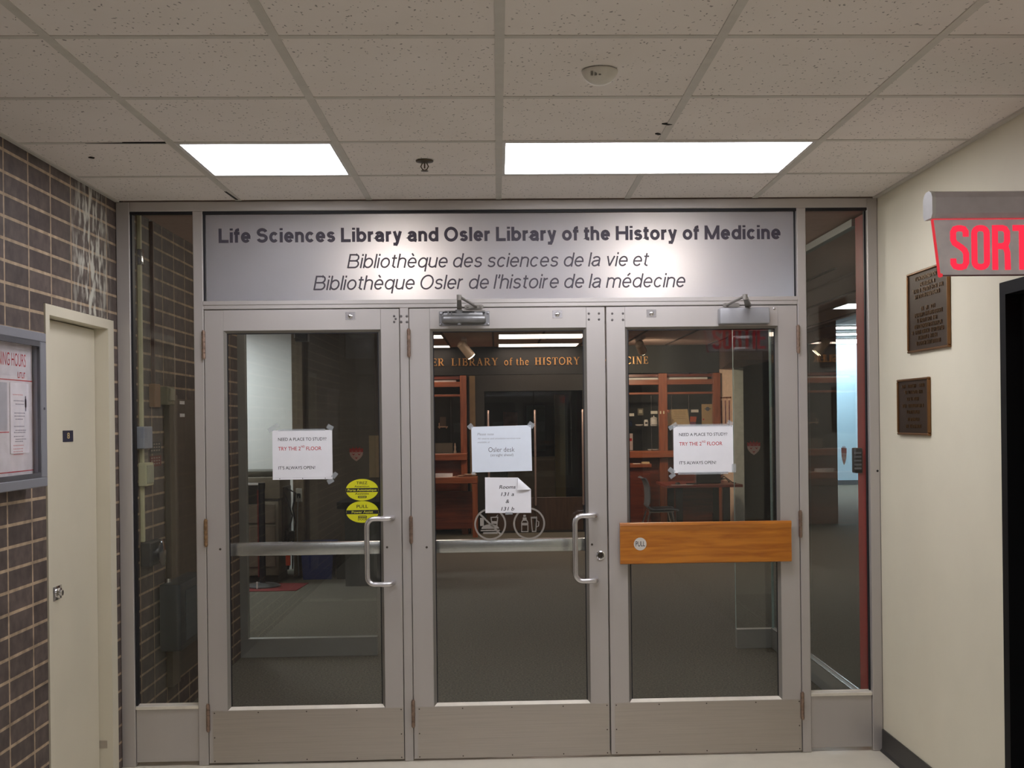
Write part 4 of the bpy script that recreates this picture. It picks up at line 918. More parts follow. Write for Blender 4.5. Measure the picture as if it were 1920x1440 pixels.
# ================================================================== LIBRARY INTERIOR
CEIL_IN = mat('pinkish_ceiling_board', (196, 168, 156), .9, var=.04)
ic = MB(); ic.box(-6, 3.2, .11, 12.6, CZ+.01, CZ+.05); ic.box(3.2, 4.6, .11, 6.5, CZ+.01, CZ+.05); tag(ic.build('ceiling', CEIL_IN), 'ceiling of the library lobby beyond the doors', 'ceiling', kind='structure')
ig = MB(); [ig.box(x-.012, x+.012, 2.7, 11.3, CZ, CZ+.0095) for x in [-3.0+.61*k for k in range(11)]]; ig.build('ceiling_grid', mat('dark_ceiling_joint', (92, 76, 72), .8), bpy.data.objects['ceiling.001'])
# hall on the right
tag(MB().box(3.2, 9, 6.5, 24, 3.36, 3.4).build('ceiling', mat('hall_ceiling', (170, 174, 178), .9)), 'high ceiling of the bright hall on the right', 'ceiling', kind='structure')
tag(MB().box(4.0, 9, 22.0, 22.2, 0, 3.4).build('wall_hall', mat('pale_blue_wall', (176, 206, 222), .7, var=.02)), 'pale blue wall at the end of the bright hall', 'wall', kind='structure')
tag(MB().box(4.4, 9, 21.97, 22.0, 0, .11).build('baseboard_hall', mat('grey_base', (70, 80, 88), .6)), 'grey baseboard of the bright hall', 'baseboard', kind='structure')
DKW = mat('dark_taupe_wall', (84, 76, 68), .7)
tag(MB().box(2.78, 4.56, 12.0, 12.2, 0, 3.4).build('wall_lobby', DKW), 'dark taupe wall between the lobby and the bright hall', 'wall', kind='structure')
tag(MB().box(4.4, 4.56, 12.2, 22, 0, 3.4).build('wall_hall', mat('hall_side_wall', (150, 160, 166), .7)), 'side wall of the bright hall', 'wall', kind='structure')
for i, (y, w_) in enumerate(((17.2, 'nearest'), (19.0, 'second'), (20.9, 'third'), (21.7, 'farthest'))):
    t = thing('strip_light', (6.6, y, 3.30), '%s strip light on the ceiling of the bright hall' % w_, 'light', 'strip lights in the bright hall')
    MB().box(5.0, 8.4, y-.09, y+.09, 3.33, 3.36).build('housing', FRAME_W, t); MB().box(5.02, 8.38, y-.08, y+.08, 3.305, 3.33).build('tube', emit('hall_tube', (236, 246, 255), HALL*2.2), t)
troffer(2.74, 3.30, 5.30, 5.85, CZ+.003, 'lit ceiling panel of the library seen through the right sidelight', INNER*2.4, (240, 246, 255), ename='library_cool_diffuser')

# Osler front: sign band, cases, glass doors
SB = mat('black_green_sign_band', (19, 20, 19), .55)
bs = thing('library_sign', (.6, 11.3, 2.26), 'dark sign band with gilt serif lettering above the glass doors', 'sign')
MB().box(-3.2, 2.72, 11.3, 11.4, 2.255, CZ+.008).build('band', SB, bs)
gl = MB(); a, b = 11.286, 11.3
def word(s, x0, x1, bz=2.388, cap=.105): serif_text(gl, s, x0, x1, bz, cap, a, b)
word('OSLER', -1.72, -1.262); word('LIBRARY', -1.162, -.498); word('of', -.415, -.292); word('the', -.245, -.06); word('HISTORY', .022, .665); word('of', .745, .87); word('MEDICINE', .96, 1.645)
gl.build('gilt_letters', mat('gilt_letter', (190, 140, 84), .35, .35), bs)
tag(MB().box(-3.2, -.98, 11.75, 11.85, 0, 2.255).build('wall_front', mat('dark_case_back', (26, 27, 26), .8)), 'dark back wall of the left display case', 'wall', kind='structure')
def wood_case(x0, x1, posts, label, right):
    c = thing('display_case', ((x0+x1)/2, 11.4, 0), label, 'display case')
    p = MB()
    for a, b in posts: p.box(a, b, 11.2, 11.3, 0.0, 2.245, .004, 1)
    p.build('upright', CHERRY_V, c)
    r = MB(); r.box(x0, x1, 11.21, 11.29, 2.085, 2.158, .004, 1); r.box(x0, x1, 11.21, 11.29, 1.948, 1.978, .004, 1); r.build('rail', CHERRY, c)
    l = MB(); l.box(x0, x1, 11.12, 11.72, 1.05, 1.145, .006, 1); l.build('ledge', CHERRY, c)
    MB().box(x0, x1, 11.70, 11.74, 0, 2.24).build('back_panel', mat('dark_case_back', (26, 27, 26), .8), c)
    MB().box(x0+.02, x1-.02, 11.33, 11.68, 1.492, 1.499).build('glass_shelf', GLASS_CASE, c)
    MB().box(x0+.02, x1-.02, 11.285, 11.29, 1.15, 1.945).build('glass_front', GLASS_CASE, c)
    b_ = MB(); b_.box(x0, x1, 11.3, 11.33, .06, 1.05); b_.build('lower_panel', CHERRY_D, c)
    MB().box(x0, x1, 11.32, 11.7, 2.2, 2.24).build('canopy', CHERRY_D, c)
    return c
lcase = wood_case(-2.6, -.95, ((-1.04, -.95), (-1.95, -1.86)), 'cherry wood display case seen at the left of the middle door', False)
rcase = wood_case(1.06, 2.66, ((1.06, 1.14), (1.78, 1.90), (2.555, 2.66)), 'cherry wood display case seen through the right door', True)
for x in (1.80, 1.845): MB().box(x-.008, x+.008, 11.195, 11.2, 1.67, 1.71).build('keyhole_plate', mat('ivory', (226, 214, 180), .5), rcase)
MB().lathe([(.022, 0), (.024, -.012), (.012, -.02)], (1.905, 11.2, 1.705), 'Y', 14).build('round_lock', CHERRY_V, rcase)
for x in (1.36, 1.73, 2.03, 2.28): MB().cyl((x, 11.675, 1.15), (x, 11.675, 1.94), .004, 8).build('shelf_rod', SATIN, rcase)
MB().cyl((-1.19, 11.675, 1.15), (-1.19, 11.675, 1.94), .004, 8).build('shelf_rod', SATIN, lcase)
def case_lamp(x0, x1, y, z, nm, label, p=6.0, rgb=(1.0, .78, .55)):
    t = thing('case_light', ((x0+x1)/2, y, z), label, 'light'); MB().box(x0, x1, y-.02, y+.02, z, z+.03).build('housing', FRAME_W, t)
    MB().box(x0+.01, x1-.01, y-.014, y+.014, z-.006, z).build('tube', emit('warm_case_tube', (255, 214, 164), p), t)
case_lamp(1.2, 2.5, 11.36, 2.16, 'a', 'warm strip light hidden at the top of the right display case'); case_lamp(-1.8, -1.1, 11.36, 2.16, 'b', 'warm strip light hidden at the top of the left display case')
SH = 1.4992
def lathe_obj(name, x, y, z, prof, m, label, cat, lid=None):
    t = thing(name, (x, y, z), label, cat); MB().lathe(prof, (x, y, z), 'Z', 20).build('body', m, t)
    if lid: MB().lathe(lid, (x, y, z), 'Z', 20).build('lid', m, t)
    return t
PORC = mat('white_porcelain', (232, 226, 220), .25); CARD = mat('ivory_card', (230, 224, 212), .7)
t = lathe_obj('apothecary_jar', 1.742, 11.5, SH, [(.048, 0), (.05, .01), (.05, .09), (.046, .1)], PORC, 'larger white lidded jar on the display case shelf', 'jar', [(.051, .1), (.051, .112), (.03, .125), (.008, .13), (.01, .145), (.002, .15)])
MB().box(1.70, 1.785, 11.448, 11.45, SH+.012, SH+.02).build('dark_stripe', INK_G, t)
t = lathe_obj('small_jar', 1.629, 11.5, SH, [(.03, 0), (.031, .075), (.024, .08), (.024, .092)], PORC, 'small white jar with a dark label left of the lidded jar', 'jar'); MB().box(1.612, 1.646, 11.466, 11.470, SH+.03, SH+.055).build('label_patch', INK, t)
lathe_obj('shallow_dish', 1.528, 11.5, SH, [(.03, 0), (.055, .012), (.057, .022), (.05, .024)], PORC, 'shallow white dish on the glass shelf left of the small jar', 'dish')
lathe_obj('small_bottle', 1.41, 11.5, SH, [(.02, 0), (.021, .05), (.01, .062), (.01, .08)], mat('dark_blue_glass', (40, 48, 72), .2), 'small dark bottle at the left end of the glass shelf', 'bottle')
for x0, x1, z0, z1, lb in ((1.369, 1.453, 1.642, 1.684, 'small white caption card, leftmost in the right case'), (1.693, 1.792, 1.672, 1.714, 'small white caption card above the lidded jar'), (2.278, 2.386, 1.687, 1.727, 'small white caption card between the parchment and the tall booklet')):
    solo('caption_card', MB().box(x0, x1, 11.46, 11.463, z0, z1), CARD, lb, 'card')
pc = thing('picture_card', (1.575, 11.6, 1.655), 'small framed picture hung in the back of the right case', 'picture'); MB().box(1.532, 1.615, 11.69, 11.699, 1.655, 1.755).build('card', mat('faded_photo', (120, 112, 96), .7), pc); MB().box(1.55, 1.60, 11.687, 11.69, 1.685, 1.735).build('image', mat('photo_light', (190, 180, 160), .7), pc)
rc = thing('red_card', (1.405, 11.5, 1.2775), 'white card with a red picture low in the right case', 'card'); MB().box(1.374, 1.434, 11.5, 11.503, 1.15, 1.393).build('card', mat('pinkish_card', (206, 186, 180), .7), rc); MB().box(1.385, 1.42, 11.497, 11.5, 1.285, 1.325).build('red_picture', RED_INK, rc)
for x, y, r_, lb in ((1.665, 11.4, .032, 'small white dish on the ledge of the right case, left one'), (1.745, 11.38, .05, 'white plate on the ledge of the right case, right one')):
    lathe_obj('porcelain_dish', x, y, 1.1452, [(r_*.6, 0), (r_, .014), (r_, .02), (r_*.8, .016)], PORC, lb, 'dish')
pm = thing('parchment', (2.08, 11.45, SH), 'large open parchment on a slant stand in the right case', 'book')
PCH = mat('aged_parchment', (206, 178, 136), .8, var=.06)
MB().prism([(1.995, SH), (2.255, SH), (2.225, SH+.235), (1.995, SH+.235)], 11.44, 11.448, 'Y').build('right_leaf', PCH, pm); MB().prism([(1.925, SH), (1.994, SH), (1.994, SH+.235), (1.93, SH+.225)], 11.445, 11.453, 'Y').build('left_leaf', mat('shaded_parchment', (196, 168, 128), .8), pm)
t = MB(); [t.box(2.02+.01*(i % 3), 2.20-.012*(i % 2), 11.4385, 11.44, SH+.205-i*.026, SH+.209-i*.026) for i in range(5)]; t.build('script_lines', mat('faded_script', (150, 120, 84), .8), pm)
br = thing('brochure', (2.31, 11.45, SH), 'small red brochure right of the parchment', 'brochure'); MB().prism([(2.253, SH), (2.335, SH), (2.355, SH+.125), (2.26, SH+.13)], 11.44, 11.446, 'Y').build('cover', mat('brochure_red', (188, 86, 54), .5), br); MB().prism([(2.255, SH+.004), (2.335, SH+.004), (2.342, SH+.052), (2.258, SH+.052)], 11.4385, 11.44, 'Y').build('picture', mat('brochure_picture', (120, 60, 80), .5), br)
bk = thing('booklet', (2.5, 11.45, SH), 'tall tan booklet with a dark emblem at the right end of the case', 'book'); MB().box(2.43, 2.585, 11.44, 11.455, SH, SH+.305).build('cover', mat('tan_cover', (182, 152, 108), .7), bk)
t = MB(); t.lathe([(.03, 0), (.03, -.002)], (2.515, 11.44, SH+.235), 'Y', 16); t.box(2.47, 2.565, 11.438, 11.44, SH+.23, SH+.242); t.build('emblem', INK_G, bk); MB().lathe([(.012, 0), (.012, -.003)], (2.455, 11.44, SH+.085), 'Y', 12).build('wax_seal', RED_INK, bk)
# left case contents
es_ = thing('easel_book', (-1.30, 11.5, 1.62), 'small dark book on a wooden easel in the left display case', 'book')
MB().prism([(-1.345, SH+.03), (-1.255, SH+.03), (-1.255, SH+.165), (-1.345, SH+.165)], 11.5, 11.515, 'Y').build('cover', mat('old_leather', (86, 70, 58), .6), es_)
q = MB(); q.box(-1.37, -1.23, 11.47, 11.5, SH+.015, SH+.03); [q.box(x-.008, x+.008, 11.47, 11.5, SH, SH+.02) for x in (-1.35, -1.25)]; q.box(-1.36, -1.348, 11.49, 11.5, SH+.03, SH+.08); q.build('easel', mat('pale_wood', (206, 164, 130), .5), es_)
solo('display_block', MB().box(-1.41, -1.16, 11.4, 11.6, 1.1455, 1.29, .003, 1), mat('grey_linen', (112, 106, 92), .8), 'grey linen display block in the bottom of the left case', 'display block')
lathe_obj('small_figure', -1.128, 11.42, 1.1455, [(.02, 0), (.022, .02), (.012, .05), (.016, .09), (.008, .115), (.012, .13), (.002, .145)], mat('bright_ceramic', (232, 214, 190), .3), 'small pale figurine beside the linen display block', 'figurine')
# reading table in front of the left case
rt = thing('reading_table', (-1.5, 10.95, 0), 'cherry wood reading table in front of the left display case', 'table')
MB().box(-2.4, -.80, 10.72, 11.1, .745, .83, .005, 1).build('tabletop', CHERRY, rt)
for x in (-.84, -2.36):
    for y in (10.76, 11.06): MB().box(x-.035, x+.035, y-.03, y+.03, 0, .745).build('leg', CHERRY_V, rt)
MB().box(-2.3, -.87, 11.02, 11.06, .10, .62).build('modesty_panel', CHERRY_D, rt)
gc = thing('specimen_tray', (-1.28, 10.85, .83), 'dark oval tray with a bright rim on the reading table', 'tray')
MB().prism(arc(-1.28, 10.85, .115, .06, 0, 360, 24)[:-1], .8305, .87, 'Z').build('tray', BLACK, gc); MB().stroke(arc(-1.28, 10.85, .125, .07, 0, 360, 24)[:-1], .02, .8305, .88, 'Z', True).build('bright_rim', PAPER, gc)
rnd = random.Random(5)
for k in range(5):
    x = -1.08+k*.045; y = 10.84+.02*(k % 2); a = rnd.uniform(-.5, .5); c, s_ = math.cos(a), math.sin(a)
    P = [(x+u*c-v*s_, y+u*s_+v*c) for u, v in ((-.08, -.05), (.08, -.05), (.08, .05), (-.08, .05))]
    solo('leaflet', MB().prism(P, .8305+k*.008, .8305+k*.008+.006, 'Z'), mat('tan_leaflet_%d' % (k % 2), ((206, 176, 150), (150, 100, 84))[k % 2], .7), ('bottom', 'second', 'third', 'fourth', 'topmost')[k]+' tan leaflet of the fanned pile on the reading table', 'leaflet', 'leaflets on the reading table')
# Osler glass doors and the dark room behind
gd = thing('door_6', (-.1, 11.35, 0), 'dark glass double doors under the gilt sign', 'door', kind='structure')
FRM = mat('dark_brown_frame', (30, 28, 24), .5)
q = MB(); q.box(-.93, -.70, 11.30, 11.40, 0, 2.25); q.box(.70, 1.05, 11.30, 11.40, 0, 2.25); q.box(-.70, .70, 11.30, 11.40, 2.02, 2.25); q.box(-.70, .70, 11.31, 11.39, 0, .03); q.build('frame', FRM, gd)
q = MB(); q.box(-.69, -.01, 11.33, 11.37, .03, .50, .003, 1); q.box(.01, .69, 11.33, 11.37, .03, .50, .003, 1); q.build('wood_panel', wood('deep_brown_panel', (52, 36, 26), (72, 50, 36), axis='Z'), gd)
q = MB(); q.box(-.69, -.01, 11.345, 11.355, .50, 2.01); q.box(.01, .69, 11.345, 11.355, .50, 2.01); q.build('pane', GLASS_CASE, gd)
for x in (-.648, .015, .695): MB().tube([(x, 11.345, 1.72), (x, 11.28, 1.735), (x, 11.275, 1.70), (x, 11.275, .42), (x, 11.28, .40), (x, 11.345, .41)], .016, 10).build('long_pull', mat('pinkish_steel', (196, 172, 164), .3, .7), gd)
solo('wood_jamb', MB().box(-.91, -.83, 11.25, 11.30, 0, 2.24), mat('olive_brown_jamb', (112, 90, 60), .6), 'olive brown jamb strip beside the left display case', 'jamb')
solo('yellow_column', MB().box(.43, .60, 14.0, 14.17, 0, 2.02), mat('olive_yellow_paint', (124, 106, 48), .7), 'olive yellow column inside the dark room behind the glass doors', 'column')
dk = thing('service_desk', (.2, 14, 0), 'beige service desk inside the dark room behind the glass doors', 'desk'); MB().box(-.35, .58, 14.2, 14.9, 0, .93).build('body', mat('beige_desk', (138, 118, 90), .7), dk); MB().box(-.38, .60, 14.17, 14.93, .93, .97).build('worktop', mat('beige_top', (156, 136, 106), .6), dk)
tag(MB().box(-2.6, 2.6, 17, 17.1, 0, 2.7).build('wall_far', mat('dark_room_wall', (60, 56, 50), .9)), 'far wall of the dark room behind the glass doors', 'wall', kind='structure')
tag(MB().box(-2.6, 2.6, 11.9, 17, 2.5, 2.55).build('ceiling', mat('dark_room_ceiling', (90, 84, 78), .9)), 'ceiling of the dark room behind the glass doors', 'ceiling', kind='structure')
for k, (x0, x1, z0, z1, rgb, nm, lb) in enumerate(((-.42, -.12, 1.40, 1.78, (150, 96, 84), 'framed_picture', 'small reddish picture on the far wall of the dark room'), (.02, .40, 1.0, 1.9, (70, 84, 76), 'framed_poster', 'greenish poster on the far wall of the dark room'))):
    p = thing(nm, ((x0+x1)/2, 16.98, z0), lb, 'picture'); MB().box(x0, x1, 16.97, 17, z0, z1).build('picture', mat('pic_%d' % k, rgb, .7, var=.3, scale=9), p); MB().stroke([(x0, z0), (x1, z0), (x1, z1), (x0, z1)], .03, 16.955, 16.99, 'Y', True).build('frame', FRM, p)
troffer(-.3, .3, 15.0, 15.6, 2.492, 'dim ceiling panel of the dark room behind the glass doors', .7, (255, 236, 200), ename='dim_diffuser')
# right wall of the lobby
PINK = mat('pinkish_plaster', (214, 186, 164), .75)
tag(MB().prism([(2.665, 11.30), (2.86, 11.30), (2.86, 11.0), (2.79, 11.0)], 0, 2.30, 'Z').build('wall_lobby', PINK), 'pinkish angled wall beside the right display case', 'wall', kind='structure')
tag(MB().prism([(2.665, 11.29), (2.86, 11.29), (2.86, 8.7), (2.365, 8.7)], 2.30, CZ+.01, 'Z').build('trim_4', mat('brown_bulkhead', (84, 62, 52), .7)), 'brown bulkhead above the pinkish lobby wall', 'trim', kind='structure')
tag(MB().box(2.79, 2.92, 10.88, 11.0, 0, 2.30).build('trim_5', mat('pale_column', (206, 206, 198), .7)), 'pale column at the end of the pinkish lobby wall', 'column', kind='structure')
for k in range(3):
    t0 = .10+.30*k; x = 2.665+.125*t0; y = 11.30-.30*t0; dx, dy = .125*.22, -.30*.22
    nx, ny = -.923, -.385                                           # towards the lobby
    P = [(x+nx*.002, y+ny*.002), (x+nx*.012, y+ny*.012), (x+dx+nx*.012, y+dy+ny*.012), (x+dx+nx*.002, y+dy+ny*.002)]
    s = thing('hanging_scroll', (x, y, 1.46), ('farthest', 'middle', 'nearest')[k]+' of the three striped scrolls on the pinkish lobby wall', 'scroll', 'scrolls on the pinkish wall')
    MB().prism(P, 1.48, 1.88, 'Z').build('sheet', mat('scroll_sheet', (206, 172, 150), .7), s)
    R_ = [(P[0][0], P[0][1]), (x+nx*.02, y+ny*.02), (x+dx+nx*.02, y+dy+ny*.02), (P[3][0], P[3][1])]
    MB().prism(R_, 1.88, 1.90, 'Z').build('rod', mat('scroll_rod', (110, 70, 54), .5), s)
    q_ = lambda f, d: (x+dx*f+nx*d, y+dy*f+ny*d)
    MB().prism([q_(.25, .0121), q_(.25, .015), q_(.75, .015), q_(.75, .0121)], 1.52, 1.85, 'Z').build('picture', mat('scroll_picture', (120, 84, 84), .7, var=.4, scale=14), s)

# computer table, screen, chair
tb = thing('computer_table', (2.15, 10.3, 0), 'reddish brown computer table with black legs in the library lobby', 'table')
MB().box(1.66, 2.66, 9.72, 10.75, .70, .735, .004, 1).build('tabletop', mat('reddish_laminate', (122, 52, 40), .35, var=.12, scale=6, stretch=(1, 8, 8)), tb)
for x in (1.80, 2.42):
    MB().box(x, x+.085, 9.80, 9.86, 0, .70).build('leg', BLACK, tb); MB().box(x, x+.085, 10.58, 10.64, 0, .70).build('leg', BLACK, tb)
MB().box(1.885, 2.42, 10.58, 10.60, .30, .70).build('modesty_panel', CHERRY_D, tb)
mn = thing('computer', (2.26, 10.1, .735), 'black desktop computer screen on the reddish table', 'computer')
MB().box(2.10, 2.425, 10.0, 10.12, .74, 1.02, .006, 1).build('case', BLACK, mn); MB().box(2.093, 2.10, 10.0, 10.12, .74, 1.02).build('silver_edge', SATIN, mn); MB().box(2.12, 2.40, 10.02, 10.2, .735, .742).build('foot', BLACK, mn)
solo('keyboard', MB().box(1.95, 2.10, 9.85, 9.93, .7355, .752, .004, 1), BLACK, 'black keyboard in front of the computer screen', 'keyboard')
solo('computer_mouse', MB().lathe([(.028, 0), (.034, .008), (.028, .022), (.012, .03)], (1.84, 9.92, .7355), 'Z', 18), BLACK, 'black computer mouse on the reddish table', 'mouse')
solo('paper_sheet', MB().box(1.73, 2.01, 9.73, 9.80, .7355, .738), PAPER, 'white sheet lying at the front edge of the reddish table', 'paper')
for k, (x1, y1) in enumerate(((2.60, 9.9), (2.56, 10.15))):
    m = MB().tube([(2.43, 10.03+.1*k, .80-.02*k), (2.47, 10.02+.12*k, .83-.04*k), (2.52, 9.98+.16*k, .79), (2.57, 9.95+.2*k, .748), (x1, y1+.05*k, .742)], .006, 8)
    solo('cable', m, BLACK, ('upper', 'lower')[k]+' black cable behind the computer screen', 'cable')
CHG = mat('grey_plastic_seat', (104, 108, 116), .45)
chr_ = thing('desk_chair', (1.55, 9.7, 0), 'grey moulded plastic chair with chrome legs facing the computer table', 'chair')
profile = [(1.305, .855), (1.335, .85), (1.365, .80), (1.385, .72), (1.39, .62), (1.385, .53), (1.40, .475), (1.43, .445), (1.48, .43), (1.58, .432), (1.70, .436), (1.765, .43), (1.785, .415)]
def sweep(prof, y0, y1, th, n=8):
    m = MB(); vs = []; K = len(prof)
    for j in range(n+1):
        t = j/n; y = y0+(y1-y0)*t; d = .03*(2*t-1)**2
        for i, (x, z) in enumerate(prof):
            k = 1 if i < K*.45 else 0; vs.append((x+d*k, y, z+d*(1-k)*.6))
    vs2 = [(x-th, y, z-th*.8) for x, y, z in vs]; o_ = len(vs); fs = []
    for j in range(n):
        for i in range(K-1):
            a = j*K+i; fs.append((a, a+1, a+K+1, a+K)); fs.append((o_+a, o_+a+K, o_+a+K+1, o_+a+1))
    for i in range(K-1): fs.append((i, o_+i, o_+i+1, i+1)); e = n*K+i; fs.append((e, e+1, o_+e+1, o_+e))
    for j in range(n): a = j*K; fs.append((a, a+K, o_+a+K, o_+a)); e = a+K-1; fs.append((e, o_+e, o_+e+K, e+K))
    return m.add(vs+vs2, fs, True)
sweep(profile, 9.45, 9.92, .014).build('seat_shell', CHG, chr_)
MB().box(1.46, 1.74, 9.48, 9.89, .436, .452, .006).build('seat_pad', mat('dark_seat_pad', (44, 46, 54), .7), chr_)
for y in (9.49, 9.88):
    MB().tube([(1.42, y, .425), (1.36, y, .22), (1.31, y, .008)], .011, 8).build('leg', CHROME, chr_); MB().tube([(1.70, y, .415), (1.74, y, .22), (1.77, y, .008)], .011, 8).build('leg', CHROME, chr_)
MB().box(1.40, 1.72, 9.47, 9.90, .405, .42).build('seat_frame', CHROME, chr_)
# low counter with papers under the right case
lo = thing('low_counter', (1.4, 10.9, 0), 'low cherry wood counter in front of the right display case', 'counter')
MB().box(1.12, 1.60, 10.7, 11.1, .93, .98, .004, 1).build('worktop', CHERRY, lo); MB().box(1.14, 1.58, 10.74, 11.1, 0, .93).build('body', CHERRY_D, lo)
for k, (x, y, w, lb) in enumerate(((1.40, 10.78, .09, 'small white paper, left on the low counter'), (1.53, 10.82, .10, 'tan booklet, right on the low counter'))):
    solo('loose_paper', MB().box(x-w/2, x+w/2, y-.05, y+.05, .9805, .985+.02*k), CARD if k == 0 else PCH, lb, 'paper')

for x, w_ in ((-1.12, 'brick'), (.45, 'cream')):
    t = thing('globe_light', (x, 1.9, CZ), 'round ceiling light of the vestibule glowing through the frosted sign, %s wall side' % w_, 'light')
    MB().lathe([(.13, .012), (.13, -.012), (.10, -.02)], (x, 1.9, CZ), 'Z', 28).build('base', FRAME_W, t)
    MB().lathe([(.10, -.018), (.125, -.05), (.13, -.09), (.115, -.13), (.08, -.16), (.03, -.178), (.005, -.18)], (x, 1.9, CZ), 'Z', 28).build('globe', emit('vestibule_globe', (255, 242, 226), 22.0), t)
# library lights: two rows of ceiling panels and the track spots
WARM = (255, 226, 208)
for x0, x1, y0, y1, lb in ((-.50, .58, 8.75, 9.55, 'lit ceiling panel of the library, nearer of the two in the middle'), (-.50, .62, 10.55, 11.2, 'lit ceiling panel of the library, next to the dark sign band'), (-2.3, -1.17, 8.75, 9.35, 'lit ceiling panel of the library, nearer one on the left'), (-2.3, -1.16, 10.75, 11.2, 'lit ceiling panel of the library, farther one on the left')):
    troffer(x0, x1, y0, y1, CZ-.004, lb, INNER, WARM, ename='library_diffuser')
troffer(1.3, 2.4, 6.7, 7.3, CZ-.004, 'added unseen fill panel over the lobby on the cream wall side', INNER*1.8, WARM, ename='lobby_fill_diffuser')  # added lamp, out of view, to brighten the table and chair
troffer(-3.7, -3.1, 4.2, 4.8, CZ-.004, 'added unseen square fill panel, copier side', 26.0, (255, 244, 232), ename='copier_fill_diffuser')  # extra lamp put in out of sight to lift the copier corner
troffer(-4.7, -3.5, 6.4, 7.0, CZ-.004, 'lit ceiling panel over the copier', 25.0, (244, 248, 255), ename='copier_diffuser')
def spot(x, y, label, aim, power):
    s = thing('track_spotlight', (x, y, CZ), label, 'spotlight')
    MB().box(x-.03, x+.03, y-.3, y+.3, CZ-.03, CZ+.01).build('track', mat('white_track', (190, 170, 160), .5), s)
    d = (Vector(aim)-Vector((x, y, CZ-.12))).normalized(); p = Vector((x, y, CZ-.11))
    MB().tube([p-d*.09, p-d*.07, p+d*.13, p+d*.14], [.03, .055, .06, .058], 16, cap=True).build('lamp_head', mat('cream_lamp_head', (196, 176, 150), .4), s)
    MB().cyl((x, y, CZ-.03), p, .012, 8).build('stem', mat('white_track', (190, 170, 160)), s)
    e = p+d*.145; MB().cyl(e, e+d*.006, .052, 18).build('lens', emit('spot_lens', (255, 236, 200), 14), s)
    l = bpy.data.lights.new('spot_beam', 'SPOT'); l.energy = power; l.color = (1, .82, .6); l.spot_size = 2.2; l.spot_blend = .8; l.shadow_soft_size = .05
    lo_ = bpy.data.objects.new('spot_beam', l); COL.objects.link(lo_); q_ = e+d*.02; lo_.parent = s
    lo_.matrix_local = Matrix.Translation(q_-W[s.name]) @ d.to_track_quat('-Z', 'Y').to_matrix().to_4x4()
spot(-.93, 9.55, 'track spotlight aimed at the gilt sign above the middle door', (-.50, 9.75, 2.0), 45)
spot(1.33, 9.6, 'track spotlight aimed at the right display case', (1.9, 11.3, 1.7), 55)

# ------------------------------------------------------------------ left of the library: copier corner
tag(MB().box(-6, -2.60, 7.5, 7.6, 0, CZ+.01).build('wall_copier', mat('white_side_wall', (216, 215, 212), .7, var=.02)), 'white wall behind the copier', 'wall', kind='structure')
BRW = mat('dark_brown_wall', (94, 84, 76), .7, var=.12, scale=5)
tag(MB().box(-2.66, -1.30, 6.95, 7.1, 0, CZ+.01).build('wall_brown', BRW), 'dark brown wall beside the copier', 'wall', kind='structure')
tag(MB().box(-2.655, -2.545, 6.85, 7.55, 0, CZ+.01).build('trim_6', mat('brown_column', (116, 102, 84), .6)), 'brown column beside the white copier wall', 'column', kind='structure')
cp = thing('photocopier', (-2.95, 6.6, 0), 'beige photocopier by the white wall, seen through the left door', 'photocopier')
CPB = mat('beige_copier', (118, 110, 98), .5); CPD = mat('dark_copier', (40, 38, 38), .45)
MB().box(-3.6, -2.73, 6.42, 7.05, .07, .82, .01).build('body', CPB, cp); MB().box(-3.55, -2.715, 6.44, 7.05, .84, 1.06, .012).build('scanner', CPB, cp); MB().box(-3.56, -2.73, 6.42, 7.05, .82, .84).build('paper_gap', CPD, cp)
MB().box(-3.5, -2.76, 6.5, 7.0, 1.06, 1.12, .015).build('lid', mat('copier_lid', (80, 78, 70), .5), cp); MB().box(-3.3, -2.93, 6.405, 6.42, .70, .98).build('tray_opening', CPD, cp); MB().box(-3.1, -2.90, 6.40, 6.41, .985, 1.005).build('panel_light', PAPER, cp)
for z in (.16, .38, .60): MB().box(-3.55, -2.76, 6.40, 6.42, z, z+.19, .004, 1).build('drawer', mat('copier_drawer', (112, 102, 92), .5), cp)
MB().box(-3.55, -2.75, 6.46, 7.0, 0, .07).build('plinth', CPD, cp); MB().box(-2.74, -2.70, 6.6, 7.0, .3, .95, .01).build('side_unit', mat('copier_side', (70, 66, 62), .5), cp)
sn = thing('stanchion', (-2.84, 6.1, 0), 'dark belt stanchion post in front of the copier', 'stanchion')
MB().lathe([(.17, 0), (.17, .012), (.12, .03), (.035, .04)], (-2.83, 6.1, .006), 'Z', 30).build('base', mat('grey_stanchion_base', (110, 110, 112), .3, .6), sn); MB().cyl((-2.83, 6.1, .04), (-2.83, 6.1, .96), .03, 16).build('post', mat('dark_post', (40, 42, 52), .3, .5), sn)
MB().cyl((-2.83, 6.1, .96), (-2.83, 6.1, 1.02), .034, 16).build('belt_head', BLACK, sn); MB().box(-2.875, -2.862, 6.09, 6.11, .10, .95).build('red_belt', mat('red_belt', (104, 30, 34), .6), sn); MB().box(-2.86, -2.845, 5.928, 5.932, .0065, .075).build('bright_clip', PAPER, sn)
solo('floor_mat', MB().prism([(-3.7, 5.77), (-2.455, 5.79), (-2.42, 6.32), (-3.7, 6.32)], 0.0005, .006, 'Z'), mat('red_mat', (112, 28, 28), .9, var=.1), 'red mat on the carpet under the stanchion', 'mat')
rb = thing('recycling_bin', (-2.37, 6.72, 0), 'blue recycling bin by the dark brown wall', 'bin')
MB().prism([(-2.52, .0), (-2.23, .0), (-2.205, .37), (-2.545, .37)], 6.6, 6.85, 'Y').build('body', mat('blue_plastic', (24, 42, 96), .45), rb); MB().box(-2.555, -2.195, 6.585, 6.865, .355, .38, .004, 1).build('rim', mat('blue_plastic', (24, 42, 96)), rb)
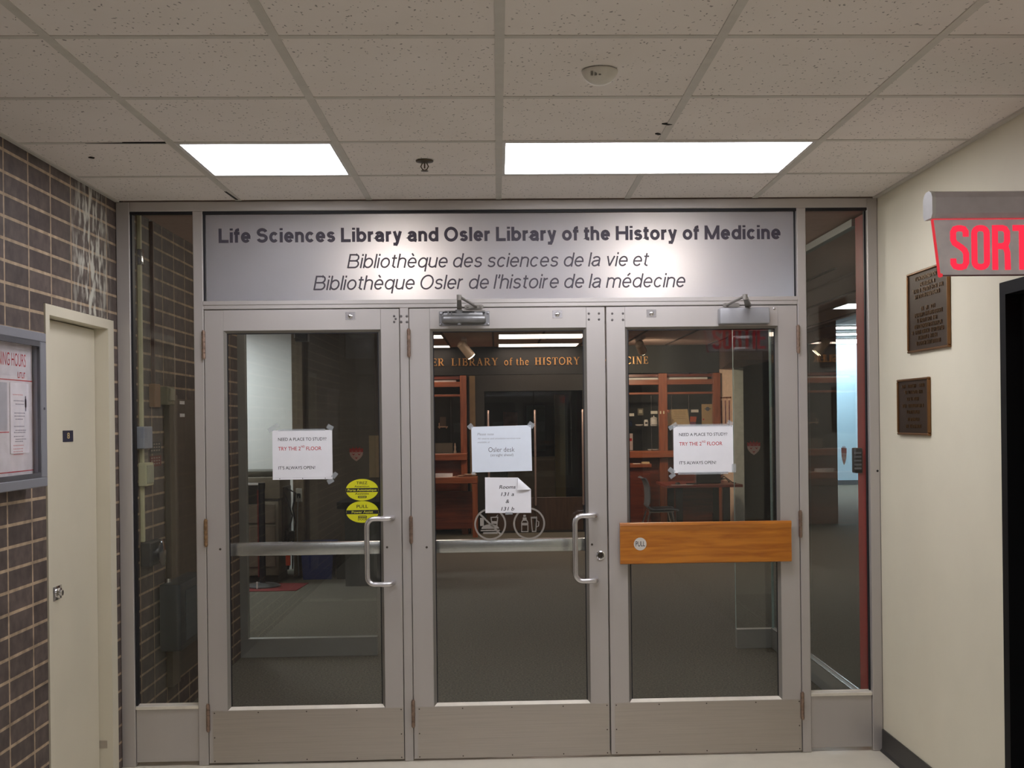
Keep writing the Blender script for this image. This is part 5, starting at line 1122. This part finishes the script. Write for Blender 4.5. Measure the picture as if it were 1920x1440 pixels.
kb = thing('waste_bin', (-2.12, 6.72, 0), 'black waste bin beside the blue recycling bin', 'bin'); MB().prism([(-2.18, 0), (-2.06, 0), (-2.05, .36), (-2.19, .36)], 6.6, 6.85, 'Y').build('body', BLACK, kb); MB().box(-2.195, -2.045, 6.59, 6.86, .35, .37).build('rim', BLACK, kb)
ct = thing('side_counter', (-1.8, 6.2, 0), 'grey counter with a black top in front of the dark brown wall', 'counter'); MB().box(-2.02, -1.45, 6.05, 6.55, 0, .76).build('body', mat('dark_grey_counter', (72, 72, 72), .5), ct); MB().box(-2.09, -1.42, 6.0, 6.6, .76, .825, .004, 1).build('worktop', BLACK, ct)
solo('notice_board', MB().box(-1.87, -1.60, 6.93, 6.95, 1.02, 1.46), mat('tan_board', (150, 128, 98), .7), 'tan board on the dark brown wall', 'board')
ol = thing('wall_outlet', (-2.585, 6.85, .80), 'wall outlet with a plugged cord on the brown column', 'outlet'); MB().box(-2.625, -2.56, 6.84, 6.85, .78, .92, .003, 1).build('plate', mat('grey_plate', (176, 174, 166), .5), ol); MB().box(-2.61, -2.575, 6.81, 6.84, .82, .87, .004, 1).build('plug', BLACK, ol)
MB().tube([(-2.593, 6.81, .84), (-2.60, 6.79, .70), (-2.605, 6.78, .45), (-2.60, 6.78, .2), (-2.59, 6.77, .02)], .006, 8).build('power_cord', GREY_P, ol)
for k, (pts, lb) in enumerate((([(-2.697, 6.72, .93), (-2.602, 6.70, .88), (-2.637, 6.70, .72), (-2.607, 6.70, .58), (-2.637, 6.70, .40), (-2.642, 6.70, .10)], 'right loop of black cable beside the copier'), ([(-2.697, 6.55, .90), (-2.652, 6.52, .80), (-2.607, 6.52, .66), (-2.652, 6.52, .5), (-2.652, 6.5, .12)], 'left loop of black cable beside the copier'))):
    cb_ = solo('cable', MB().tube(pts, .009, 8), BLACK, lb, 'cable')
    if k: MB().box(-2.675, -2.63, 6.485, 6.515, .16, .27, .002, 1).build('orange_plug', mat('orange_plastic', (196, 70, 40), .5), cb_)
solo('power_strip', MB().box(-2.69, -2.60, 6.56, 6.64, .40, .50, .004, 1), BLACK, 'black power block hanging among the cables', 'power strip')
